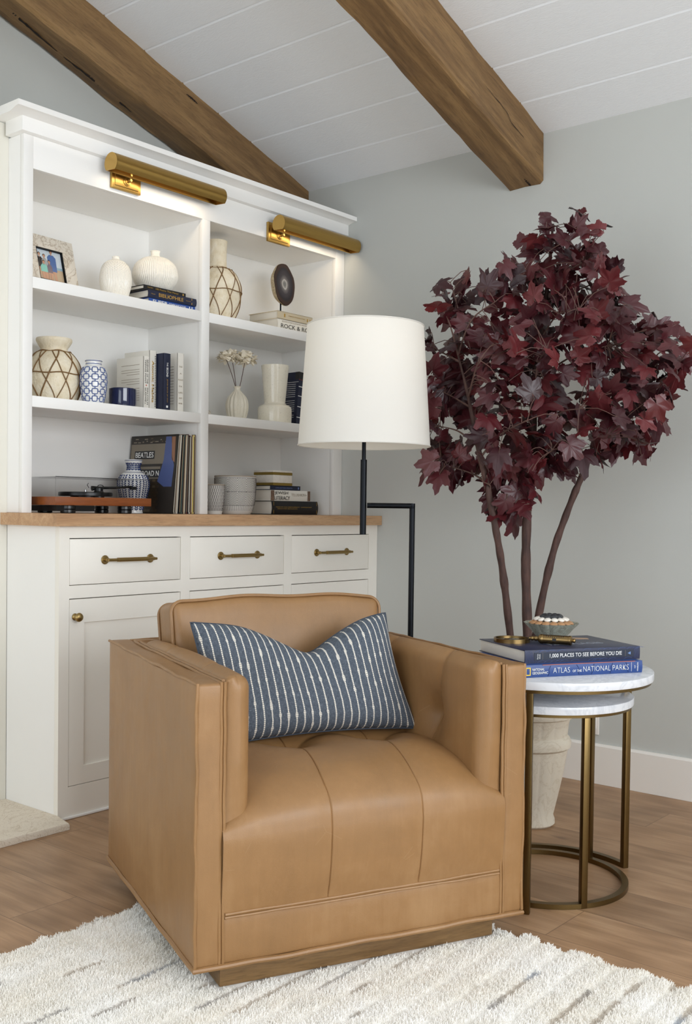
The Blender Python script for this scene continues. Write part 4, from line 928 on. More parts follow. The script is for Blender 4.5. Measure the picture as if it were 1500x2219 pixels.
n = len(cols)+1
t = record(0, n, (40, 36, 32), 'dark record sleeve with brick print and white sign lettering behind the herringbone vase', 0.0034)
b = B(); g = rnd(2)
def sl(y0, y1, z0, z1, mi, k=0.0): b.cur = mi; b.box(-0.0004-k, -0.0001, y0, y1, z0, z1)
sl(0.004, 0.268, 0.004, 0.289, 0)
sl(0.03, 0.268, 0.186, 0.262, 1, 0.0001); sl(0.09, 0.268, 0.13, 0.176, 1, 0.0001)
for r_ in range(11):
    for c_ in range(9):
        y = 0.092+c_*0.02+(0.01 if r_ % 2 else 0); zz = 0.006+r_*0.0112
        if y < 0.25: sl(y, y+0.018, zz, zz+0.0094, 2+(g.random() < 0.35), 0.0001)
for k in range(16): y = g.uniform(0.03, 0.25); zz = g.uniform(0.266, 0.284); sl(y, y+g.uniform(0.004, 0.02), zz, zz+0.004, g.choice((1, 3)), 0.0001)
sl(0.128, 0.245, 0.205, 0.236, 4, 0.0002); sl(0.09, 0.262, 0.135, 0.166, 4, 0.0002)
b.cur = 5; b.raw([(-0.0007, 0.014+0.05*v_, z_) for v_, z_ in ((0.5, 0.287), (1.1, 0.287), (1.2, 0.2), (1.75, 0.12), (1.0, 0.1), (0.1, 0.1), (0.0, 0.18), (0.3, 0.22))], [list(range(8))[::-1]])
b.cur = 6; b.raw([(-0.0007, v_, z_) for v_, z_ in ((0.016, 0.286), (0.036, 0.286), (0.03, 0.2), (0.012, 0.19))], [list(range(4))[::-1]])
b.build('sleeve_print', [plain('print_dark', (46, 40, 34), 0.35), plain('print_stone', (132, 122, 106), 0.35), plain('print_brick', (62, 50, 36), 0.35), plain('print_brick_light', (92, 80, 60), 0.35), plain('print_sign', (22, 22, 26), 0.35), plain('print_blue', (82, 98, 150), 0.35), plain('print_tan', (156, 112, 84), 0.35)], t)
text('BEATLES', t, (-0.0008, 0.187, 0.2205), 0.105, 0.021, M_wink, (90, 0, -90), bold=0.015)
text('ROAD N', t, (-0.0008, 0.145, 0.1505), 0.098, 0.02, M_wink, (90, 0, -90), bold=0.015)
for i, (c_, nm) in enumerate(cols): record(i+1, n, c_, f'{nm} record sleeve, {order[i]} in the row counting from the brick-print sleeve', rr.uniform(0.0026, 0.0042))

# ------------------------------------------------------------------ floor lamp
t = thing('floor_lamp', 'black offset-arm floor lamp with a white drum shade behind the armchair', 'lamp', (2.583, 1.892, 0.0004))
sx, sy = 2.495-2.583, 2.013-1.892
B().box(-0.17, 0.07, -0.07, 0.15, 0, 0.018, 0.003).build('base', M_black, t)
b = B(); R_ = 0.0082
b.tube([(0, 0, 0.018), (0, 0, 0.985), (0, 0, 0.9935)], R_*1.05, 20); b.build('pole', M_black, t)
b = B().tube([(0, 0, 0.986), (sx*0.92, sy*0.92, 0.986)], R_, 20); b.lathe([(0, -R_*1.05), (R_*1.05, -R_*1.05), (R_*1.05, 0.0002), (0, 0.0085)], 20, (0, 0, 0.9862), cap0=False); b.build('arm', M_black, t)
b = B().tube([(sx, sy, 0.897), (sx, sy, 1.125)], 0.0098, 20); b.tube([(sx, sy, 1.125), (sx, sy, 1.34)], 0.0062, 16); b.build('stem', M_black, t)
Rb, Rt, zb1, zt1 = 0.2015, 0.177, 1.1655, 1.531
b = B().lathe([(Rb, zb1), (Rt, zt1), (Rt-0.0012, zt1), (Rb-0.0012, zb1), (Rb, zb1)], 96, (sx, sy, 0), cap0=False)
b.build('lamp_shade', M_shade, t)
b = B()
for rr_, zz in ((Rb, zb1+0.002), (Rt, zt1-0.002)): b.tube([(sx+rr_*cos(2*pi*j/80), sy+rr_*sin(2*pi*j/80), zz) for j in range(80)], 0.0022, 6, True)
b.build('shade_trim', M_shade, t)
b = B()
for k in range(3):
    a = 2*pi*k/3+0.5; b.tube([(sx, sy, 1.44), (sx+(Rt-0.004)*cos(a), sy+(Rt-0.004)*sin(a), 1.505)], 0.0018, 6)
b.tube([(sx, sy, 1.34), (sx, sy, 1.44)], 0.004, 8); b.build('harp', M_black, t)
b = B().lathe([(0.012, 0), (0.014, 0.02), (0.03, 0.055), (0.033, 0.075), (0.026, 0.1), (0.0, 0.112)], 24, (sx, sy, 1.33)); b.build('bulb', plain('opal_bulb', (250, 244, 232), 0.3, 0, Emission_Color=(1, 0.88, 0.7, 1), Emission_Strength=0.25), t)
l = D.lights.new('bulb_light', 'POINT'); l.energy = 0.7; l.color = (1.0, 0.9, 0.76); l.shadow_soft_size = 0.04
o = D.objects.new('bulb_light', l); COL.objects.link(o); o.parent = t; o.location = (sx, sy, 1.46)

# ------------------------------------------------------------------ maple tree in an urn
t = thing('potted_maple', 'tall burgundy-leaved maple with three bare trunks in a cream fluted urn', 'plant', (2.885, 1.64, 0.0006))
Lx = Vector((0.640, -0.768, 0)); Fx = Vector((0.768, 0.640, 0))
def T(l, z, d=0.0): return Lx*l+Fx*d+Vector((0, 0, z))
up = [(0.070, 0), (0.0765, 0.006), (0.076, 0.018), (0.071, 0.032), (0.083, 0.085), (0.1, 0.165), (0.111, 0.232), (0.112, 0.24), (0.121, 0.247), (0.123, 0.262), (0.118, 0.274), (0.110, 0.282), (0.114, 0.318), (0.119, 0.337), (0.131, 0.342), (0.134, 0.352), (0.131, 0.36), (0.126, 0.392), (0.134, 0.402), (0.136, 0.412)]
def flute(a, u, z):
    if 0.036 < z < 0.238 or 0.28 < z < 0.338: return 1+0.022*(abs(sin(a*8))**0.6-0.6)
    return 1.0
b = B().lathe(up+[(0.128, 0.413), (0.122, 0.40), (0.118, 0.36)], 160, mod=flute); b.build('urn', M_urn, t)
B().lathe([(0, 0.372), (0.119, 0.372)], 40, cap0=False).build('soil', M_soil, t)
tr_m = [T(-0.012, 0.35), T(-0.018, 0.595, 0.0), T(-0.025, 0.814, 0.01), T(-0.02, 1.015, 0.02), T(-0.011, 1.187, 0.02), T(-0.007, 1.344, 0.02), T(0.005, 1.501, 0.02), T(0.03, 1.672, 0.03), T(0.045, 1.87, 0.03)]
tr_l = [T(-0.045, 0.35, -0.02), T(-0.076, 0.59, -0.03), T(-0.105, 0.784, -0.05), T(-0.131, 0.913, -0.07), T(-0.159, 1.042, -0.07), T(-0.19, 1.185, -0.04), T(-0.214, 1.327, 0.0), T(-0.245, 1.46, 0.03)]
tr_r = [T(-0.002, 0.35, 0.02), T(0.012, 0.58, 0.03), T(0.06, 0.822, 0.04), T(0.107, 0.966, 0.05), T(0.155, 1.089, 0.05), T(0.21, 1.204, 0.06), T(0.309, 1.305, 0.08), T(0.40, 1.42, 0.09)]
g = rnd(31); trunks = []
for pts, r0, r1, topz in ((tr_m, 0.0155, 0.0035, 1), (tr_l, 0.0125, 0.003, 1), (tr_r, 0.0125, 0.003, 1)):
    n = 90; path = smooth(pts, n); rad_ = []
    for i in range(n+1):
        u = i/n; r = lerp(r0, r0*0.82, min(1, u/0.55)) if u < 0.55 else lerp(r0*0.82, r1, (u-0.55)/0.45)
        rad_.append(r*(1+0.07*sin(i*0.9+r0*900)+0.10*(1 if (i % 23) < 2 else 0)))
    B().tube(path, rad_, 14).build('trunk', M_bark, t); trunks.append(path)
PO = [(0.129, 1.911), (0.169, 1.872), (0.185, 1.801), (0.164, 1.751), (0.229, 1.738), (0.187, 1.674), (0.237, 1.695), (0.28, 1.646), (0.26, 1.575), (0.304, 1.533), (0.375, 1.562), (0.396, 1.577), (0.447, 1.521), (0.467, 1.45), (0.436, 1.385), (0.394, 1.306), (0.382, 1.235), (0.34, 1.156), (0.254, 1.162), (0.197, 1.132), (0.112, 1.103), (0.026, 1.109), (-0.016, 1.044), (-0.05, 0.929), (-0.129, 0.942), (-0.159, 1.013), (-0.246, 1.055), (-0.31, 1.061), (-0.347, 1.125), (-0.335, 1.297), (-0.344, 1.411), (-0.295, 1.497), (-0.374, 1.51), (-0.296, 1.568), (-0.239, 1.569), (-0.319, 1.624), (-0.255, 1.639), (-0.32, 1.695), (-0.227, 1.725), (-0.156, 1.697), (-0.135, 1.726), (-0.057, 1.755), (-0.1, 1.776), (-0.029, 1.812), (-0.044, 1.826), (0.026, 1.884), (0.063, 1.814), (0.098, 1.842)]
def inside(x, y, P):
    c = False; j = len(P)-1
    for i in range(len(P)):
        if (P[i][1] > y) != (P[j][1] > y) and x < (P[j][0]-P[i][0])*(y-P[i][1])/(P[j][1]-P[i][1])+P[i][0]: c = not c
        j = i
    return c
def leaf_outline():
    lobes = [(0, 1.0, 34), (56, 0.86, 33), (-56, 0.86, 33), (112, 0.60, 34), (-112, 0.60, 34)]
    out = []; N = 46
    for i in range(N):
        a = -165+330*i/(N-1); r = 0.34
        for la, lr, lw in lobes:
            d = abs(a-la); k = max(0, 1-d/lw); r = max(r, 0.42+(lr-0.42)*k**0.95)
        r *= 1+(0.055 if i % 2 else -0.035); out.append((r*sin(radians(a)), r*cos(radians(a))))
    return out
LO = leaf_outline()
def leaf(b, base, d, nrm, size, tint, curl, tints):
    d = d.normalized(); sd = d.cross(nrm)
    if sd.length < 1e-4: sd = d.orthogonal()
    sd.normalize(); nm = sd.cross(d).normalized(); o = len(b.v); N = len(LO)
    def pt(x, y):
        yy = y+0.30; return base+(sd*x+d*yy+nm*(-curl*(yy*yy)*0.55+abs(x)*0.32*curl-0.5*curl*x*x*1.3+0.035*sin(x*11+yy*5+tint*9)))*size
    b.v.append(tuple(pt(0, 0))); mid = []
    for x, y in LO: b.v.append(tuple(pt(x*0.52, y*0.52)))
    for x, y in LO: b.v.append(tuple(pt(x, y)))
    tints += [tint]*(2*N+1)
    def U(x, y): return (0.5+x*0.4, 0.4+y*0.4)
    for i in range(N-1):
        q, r = LO[i], LO[i+1]
        b.face([o, o+1+i, o+2+i], [U(0, 0), U(q[0]*.52, q[1]*.52), U(r[0]*.52, r[1]*.52)])
        b.face([o+1+i, o+1+N+i, o+2+N+i, o+2+i], [U(q[0]*.52, q[1]*.52), U(*q), U(*r), U(r[0]*.52, r[1]*.52)])
# boughs: reach from the trunks to spots all through the crown
nodes = []
for k, path in enumerate(trunks):
    for i, p in enumerate(path):
        if p.z > 0.96: nodes.append((p, k))
boughs = []; tw = B()
tips = [(-0.30, 1.62, 0.06), (-0.27, 1.69, 0.05), (-0.33, 1.50, 0.08), (-0.31, 1.36, 0.08), (-0.30, 1.24, 0.06), (-0.29, 1.12, 0.06), (-0.18, 1.06, -0.12), (-0.08, 0.98, -0.1), (-0.2, 1.42, -0.16), (-0.15, 1.60, -0.1), (-0.08, 1.72, -0.04), (0.02, 1.86, 0.0), (0.13, 1.87, 0.04), (0.14, 1.75, 0.0), (0.22, 1.71, 0.05), (0.25, 1.62, 0.02), (0.10, 1.58, -0.12), (0.0, 1.45, -0.16), (0.2, 1.48, -0.06), (0.33, 1.49, 0.05), (0.43, 1.49, 0.08), (0.42, 1.40, 0.04), (0.36, 1.28, 0.02), (0.31, 1.2, 0.0), (0.2, 1.2, -0.06), (0.1, 1.28, -0.14), (0.03, 1.16, -0.1), (-0.06, 1.24, -0.18), (0.1, 1.42, 0.14), (0.25, 1.35, 0.18), (-0.1, 1.5, 0.1), (0.0, 1.68, 0.12), (-0.18, 1.3, 0.06), (0.28, 1.55, 0.16)]
for l_, z_, d_ in tips:
    q = T(l_, z_, d_); best = min((nd for nd in nodes if nd[0].z < z_-0.06 or z_ < 1.1), key=lambda nd: (nd[0]-q).length+max(0, nd[0].z-z_+0.1)*0.5)
    p = best[0]; m = p.lerp(q, 0.5)+Vector((g.uniform(-.02, .02), g.uniform(-.02, .02), g.uniform(0.0, 0.035)))
    path = smooth([p, m, q], 14); boughs.append(path); B().tube(path, [lerp(0.0036, 0.0014, i/14) for i in range(15)], 6).build('branch', M_twig, t)
cand = [p for path in boughs for p in path[4:]]+[p for pa in trunks for p in pa if p.z > 1.02]
lf = B(); tints = []; pt_ = B(); placed = []; tries = 0
target = 560
while len(placed) < target and tries < 60000:
    tries += 1
    l_ = g.uniform(-0.38, 0.47); z_ = g.uniform(0.92, 1.92)
    if len(placed) >= 70 and not inside(1.04*l_, 1.38+(z_-1.38)*1.03, PO): continue
    w_ = 0.24*max(0.2, 1-abs((z_-1.38)/0.62)**2)
    d_ = g.triangular(-w_, w_, -w_*0.25)
    if l_ < -0.2: d_ = abs(d_)*0.9+0.02
    if len(placed) < 70: # the shoots that stick out of the crown
        l_, z_ = PO[len(placed) % len(PO)]; l_ = l_*0.97+g.uniform(-.012, .012); z_ = 1.38+(z_-1.38)*0.975+g.uniform(-.012, .012); d_ = d_*0.4
    q = T(l_, z_, d_)
    if any((q-o2).length < 0.029 for o2 in placed): continue
    near = min(cand, key=lambda c: (c-q).length)
    if (near-q).length > 0.2: continue
    placed.append(q)
    out = (q-T(0.03, 1.3, 0)); out.normalize()
    size = g.uniform(0.043, 0.067)*(0.9 if z_ > 1.7 else 1)
    # hang and face outwards, towards the room
    dr_ = Vector((g.gauss(0, .6), g.gauss(0, .6), g.gauss(-0.25, 0.6)))+out*0.45+Lx*0.0
    nm = -Fx*0.9+Vector((0, 0, 0.55))+Vector((g.gauss(0, .5), g.gauss(0, .5), g.gauss(0, .4)))
    if g.random() < 0.18: nm = Vector((g.gauss(0, 1), g.gauss(0, 1), g.gauss(0, 1)))
    base_ = q-dr_.normalized()*size*0.45
    leaf(lf, base_, dr_, nm, size, min(1, max(0, g.gauss(0.5, 0.24))), g.uniform(0.2, 0.95), tints)
    a = near; k = a.lerp(base_, 0.55)+Vector((0, 0, 0.012)); pt_.tube(smooth([a, k, base_, base_+dr_.normalized()*size*0.3], 6), [0.0012]*5+[0.0008]*2, 5)
o = lf.build('foliage', M_leaf, t, angle=180); at = o.data.attributes.new('tint', 'FLOAT', 'POINT'); at.data.foreach_set('value', tints)
pt_.build('twig', M_twig, t)

# ------------------------------------------------------------------ nesting tables
CX, CY = 2.465, 1.357
def legbar(b, ang, R, z0, z1, s=0.0165):
    a = radians(ang); n0 = len(b.v); b.box(-s/2, s/2, -s/2, s/2, z0, z1, 0.0012); b.xf(Matrix.Translation((R*cos(a), R*sin(a), 0)) @ Matrix.Rotation(a, 4, 'Z'), n0)
def ring(b, R, wd, z0, z1, a0=0, a1=360, n=96):
    full = a1-a0 >= 360; vs = []
    for i in range(n if full else n+1):
        a = radians(lerp(a0, a1, i/n)); c_, s_ = cos(a), sin(a)
        for r, z in ((R-wd, z0), (R, z0), (R, z1), (R-wd, z1)): vs.append((r*c_, r*s_, z))
    m = n if full else n+1
    fs = [[i*4+j, ((i+1) % m)*4+j, ((i+1) % m)*4+(j+1) % 4, i*4+(j+1) % 4] for i in range(m if full else m-1) for j in range(4)]
    if not full: fs += [[0, 1, 2, 3], [(m-1)*4+j for j in (3, 2, 1, 0)]]
    b.raw(vs, fs)
def slab(R, z0, z1): 
    e = 0.0018; return B().lathe([(0, z0), (R-e, z0), (R-e*0.3, z0+e*0.3), (R, z0+e), (R, z1-e), (R-e*0.3, z1-e*0.3), (R-e, z1), (0, z1)], 128, cap0=False)
t = thing('nesting_table', 'taller round white marble side table with bronze legs, carrying the two books', 'table', (CX, CY, 0.0004), 0, 'nesting side tables')
slab(0.271, 0.5445, 0.565).build('table_top', M_marble, t)
b = B(); ring(b, 0.265, 0.026, 0.5365, 0.5442); b.build('top_rim', M_bronze, t)
b = B(); ring(b, 0.2665, 0.0165, 0, 0.0125, -28, 199); b.build('base_rim', M_bronze, t)
for a in (-28, 86, 200): b = B(); legbar(b, a, 0.2585, 0.0, 0.5363); b.build('leg', M_bronze, t)
t = thing('nesting_table', 'lower round white marble side table tucked beneath the taller one', 'table', (CX, CY, 0.0004), 0, 'nesting side tables')
slab(0.2225, 0.478, 0.498).build('table_top', M_marble, t)
b = B(); ring(b, 0.217, 0.024, 0.4705, 0.4777); b.build('top_rim', M_bronze, t)
b = B(); ring(b, 0.2175, 0.0165, 0, 0.0125); b.build('base_rim', M_bronze, t)
for a in (236, -7, 114): b = B(); legbar(b, a, 0.2095, 0.0, 0.4703); b.build('leg', M_bronze, t)

# things on the table
G5 = 'books on the marble side table'
pb = mk('deep_blue_cover', (44, 72, 132), 0.35); dk = mk('midnight_cover', (42, 48, 74), 0.35)
z = 0.5657
t = book('bright blue atlas hardback lying directly on the marble top', (2.243, 1.307, z), -30, 0.352, 0.25, 0.0305, pb, G5, round_=0.002)
h_ = 0.0155
b = B()
for x0, x1, z0, z1 in ((0.012, 0.0145, 0.005, 0.025), (0.0235, 0.026, 0.005, 0.025), (0.0145, 0.0235, 0.005, 0.0075), (0.0145, 0.0235, 0.0225, 0.025)): b.box(x0, x1, -0.0022, -0.0018, z0, z1)
b.build('yellow_frame_mark', plain('yellow_print', (236, 200, 60)), t)
spine_text(t, 'NATIONAL', 0.0475, 0.034, 0.0065, 0.0195, M_wink, off=-0.0024, bold=0.01); spine_text(t, 'GEOGRAPHIC', 0.0525, 0.044, 0.0065, 0.0108, M_wink, off=-0.0024, bold=0.01)
spine_text(t, 'ATLAS', 0.113, 0.048, 0.0132, h_, M_wink, off=-0.0024, bold=-0.014); spine_text(t, 'OF THE', 0.158, 0.026, 0.0058, 0.012, M_wink, off=-0.0024)
spine_text(t, 'NATIONAL', 0.2155, 0.08, 0.0132, h_, M_wink, off=-0.0024, bold=-0.014); spine_text(t, 'PARKS', 0.286, 0.048, 0.0132, h_, M_wink, off=-0.0024, bold=-0.014)
strip(t, 0.318, 0.3188, 0.004, 0.027, M_wink, -0.0022); text('JON', t, (0.3285, -0.0022, h_), 0.008, 0.004, M_wink, (90, 90, 0)); text('WATERMAN', t, (0.337, -0.0022, h_), 0.022, 0.004, M_wink, (90, 90, 0))
b = B(); b.box(0.06, 0.33, -0.0018, 0.0, 0.0292, 0.0304); b.build('orange_edge', plain('rust_print', (196, 106, 80)), t)
b = B()
for k, (x, s_) in enumerate(((0.075, 1), (0.165, -1), (0.2, 1), (0.255, 1), (0.31, -1))): B().tube([(x, -0.0019, 0.002), (x+0.004*s_, -0.0021, 0.01), (x+0.002*s_, -0.0021, 0.018), (x+0.008*s_, -0.0019, 0.027)], 0.0005, 4).build('branch_print', mk('print_navy', (26, 44, 92)), t)
z += 0.0307
t = book('dark blue travel hardback with white title, on top of the blue atlas', (2.2765, 1.3165, z), -30, 0.338, 0.243, 0.033, dk, G5, round_=0.001)
b = B(); b.box(0.026, 0.317, -0.0016, -0.0011, 0.0075, 0.0262); b.build('title_panel', mk('slate_panel', (34, 44, 62), 0.4), t)
spine_text(t, '1,000 PLACES TO SEE BEFORE YOU DIE', 0.176, 0.212, 0.0115, 0.0168, M_wink, off=-0.0019, bold=0.012)
text('Patricia', t, (0.0355, -0.0019, 0.0168), 0.013, 0.0036, M_wink, (90, -90, 0)); text('Schultz', t, (0.041, -0.0019, 0.0168), 0.012, 0.0036, M_wink, (90, -90, 0)); strip(t, 0.05, 0.0503, 0.009, 0.025, M_groove, -0.0019); strip(t, 0.293, 0.2933, 0.009, 0.025, M_groove, -0.0019)
b = B(); b.cur = 0; b.prism([(0.3, 0.0165), (0.309, 0.0125), (0.309, 0.0205)], 'Y', -0.002, -0.0015); b.build('triangle_mark', plain('pale_blue_print', (110, 140, 190)), t, fix=True)
b = B(); g = rnd(14)
for k in range(26): # contour lines printed round the title panel
    x = g.uniform(0.0, 0.33); up_ = g.random() < 0.5; z0, z1 = (0.027, 0.0322) if up_ else (0.001, 0.0068)
    b.tube([(x, -0.0012, z0), (x+0.006, -0.0014, lerp(z0, z1, 0.7)), (x+0.014, -0.0014, z1), (x+0.024, -0.0013, lerp(z0, z1, 0.6))], 0.00025, 4)
for k in range(5): b.tube([(0.003+k*0.005, -0.0012, 0.002), (0.006+k*0.004, -0.0014, 0.016), (0.002+k*0.004, -0.0012, 0.031)], 0.00025, 4)
for k in range(3): b.tube([(0.321+k*0.005, -0.0012, 0.003), (0.324+k*0.004, -0.0014, 0.016), (0.32+k*0.005, -0.0012, 0.031)], 0.00025, 4)
b.build('contour_print', plain('faded_blue_print', (92, 112, 160)), t)
b = B(); b.raw([(0.23, 0.17, 0.0331), (0.29, 0.16, 0.0331), (0.3, 0.185, 0.0331), (0.26, 0.21, 0.0331), (0.225, 0.195, 0.0331)], [[0, 1, 2, 3, 4]])
b.build('cover_picture', plain('peach_print', (206, 170, 140)), t)
text('1,000 PLACES', t, (0.2, 0.085, 0.0331), 0.16, 0.03, plain('silver_print', (150, 156, 168), 0.4), (0, 0, 0)); 
ZT = z+0.0332
# fluted bowl with stone beads
t = thing('fluted_bowl', 'grey green scalloped bowl filled with polished stone discs on the travel book', 'bowl', (2.548, 1.393, ZT))
nF = 15
def scal(a, u, z): return 1+0.06*abs(cos(a*nF/2))**0.7*min(1, z/0.02)-0.03*min(1, z/0.02)
bp = [(0.034, 0), (0.037, 0.002), (0.045, 0.012), (0.058, 0.028), (0.0695, 0.040), (0.0725, 0.0435)]
B().lathe(bp+[(0.0695, 0.043), (0.056, 0.031), (0.042, 0.014), (0.0, 0.006)], 180, mod=scal).build('dish', m_stone('celadon_stoneware', (150, 156, 144), (178, 180, 166), (120, 112, 96), 30, 0.45, 0.05), t)
def beads(name, R, n, r, z, mat, label, squash=0.55, ph=0.0):
    q = thing(name, label, 'beads', (2.548, 1.393, ZT)); b = B()
    for k in range(n):
        a = 2*pi*k/n+ph; n0 = len(b.v); b.lathe([(r*sin(pi*i/8), -r*cos(pi*i/8)*squash) for i in range(9)], 16, cap0=False); b.xf(Matrix.Translation((R*cos(a), R*sin(a), z)) @ Matrix.Rotation(a, 4, 'Z') @ Matrix.Rotation(radians(18), 4, 'Y'), n0)
    b.build('beads', mat, q); return q
beads('bead_strand', 0.050, 15, 0.0112, 0.044, plain('tan_stone', (176, 132, 92), 0.3), 'ring of tan stone discs lying outermost in the scalloped bowl', 0.4)
beads('bead_strand', 0.039, 13, 0.0098, 0.0535, plain('white_stone', (232, 226, 216), 0.35), 'ring of white stone discs inside the scalloped bowl', 0.5)
beads('bead_strand', 0.0215, 8, 0.0125, 0.0585, plain('black_stone', (48, 50, 54), 0.25), 'cluster of dark grey stones at the middle of the scalloped bowl', 0.7)
# magnifier
t = thing('magnifying_glass', 'aged brass magnifying glass lying on the travel book before the bowl', 'magnifier', (2.408, 1.432, ZT), -75)
b = B(); ring(b, 0.0475, 0.0045, 0.0, 0.0105, n=72); b.build('rim', M_abrass, t); B().lathe([(0, 0.0035), (0.0428, 0.0048), (0.0428, 0.0062), (0, 0.0085)], 48, cap0=False).build('lens', M_lens, t)
b = B(); hp = [(0.0, 0.0), (0.004, 0.0), (0.0038, 0.004), (0.0062, 0.006), (0.0062, 0.010), (0.0042, 0.012), (0.0068, 0.016), (0.0068, 0.019), (0.005, 0.023), (0.0088, 0.025), (0.0118, 0.029), (0.0124, 0.032), (0.0124, 0.036), (0.0116, 0.037), (0.0116, 0.104), (0.0124, 0.105), (0.0124, 0.110), (0.0108, 0.1115), (0.005, 0.1125), (0.0045, 0.1145), (0.0062, 0.1175), (0.0045, 0.121), (0.0, 0.122)]
b.lathe(hp, 28, cap0=False); b.xf(Matrix.Translation((0.0468, 0, 0.0126)) @ Matrix.Rotation(radians(90), 4, 'Y')); b.build('handle', M_abrass, t)
b = B()
for k in range(9): n0 = len(b.v); b.box(-0.0012, 0.0012, -0.0014, 0.0014, -0.0003, 0.0003); a = -0.9; b.xf(Matrix.Translation((0.094+k*0.0055, 0, 0.0126)) @ Matrix.Rotation(radians(58-abs(k-4)*5), 4, 'X') @ Matrix.Translation((0, 0, 0.0117)), n0)
n0 = len(b.v); b.box(-0.005, 0.005, -0.0035, 0.0035, -0.0003, 0.0003); b.xf(Matrix.Translation((0.115, 0, 0.0126)) @ Matrix.Rotation(radians(88), 4, 'X') @ Matrix.Translation((0, 0, 0.0117)), n0)
b.build('engraving', M_ink, t)
# wall socket
t = thing('wall_outlet', 'white wall outlet low on the grey wall behind the side tables', 'outlet', (XW-0.0004, 1.719, 0.175)); B().box(-0.006, 0, -0.018, 0.018, 0, 0.115, 0.002).build('plate', M_base, t); b = B().box(-0.0075, -0.0061, -0.010, 0.010, 0.022, 0.094, 0.001); b.build('socket', M_white, t)

# ------------------------------------------------------------------ armchair
W, DP, H0, H1 = 0.775, 0.745, 0.062, 0.627
t = thing('armchair', 'tan leather tuxedo armchair with boxy arms and tufted seat on an oak plinth', 'armchair', (1.381, 1.525, 0.0), -24.6)
B().box(0.062, W-0.062, 0.026, DP-0.03, 0.0086, 0.0645, 0.0015).build('plinth', M_plinth, t)
def wave(k, s, a=0.0016): return a*sin(k*s)+a*0.6*sin(k*2.3*s+1.3)
PIP = []
def piping(parent, paths, r=0.0036):
    b = B()
    for pts in paths: b.tube(pts, r, 8)
    return b.build('piping', M_leather, parent)
def sub(path, n=24, wob=0.0011, seed=0.0):
    out = []
    for (p, q) in zip(path, path[1:]):
        p, q = Vector(p), Vector(q)
        for i in range(n): out.append(p.lerp(q, i/n))
    out.append(Vector(path[-1]))
    return [p+Vector((wave(31, p.y+p.z+seed, wob), wave(27, p.x+p.z+seed, wob), wave(23, p.x+p.y*1.3+seed, wob))) for p in out]
BW = 0.055
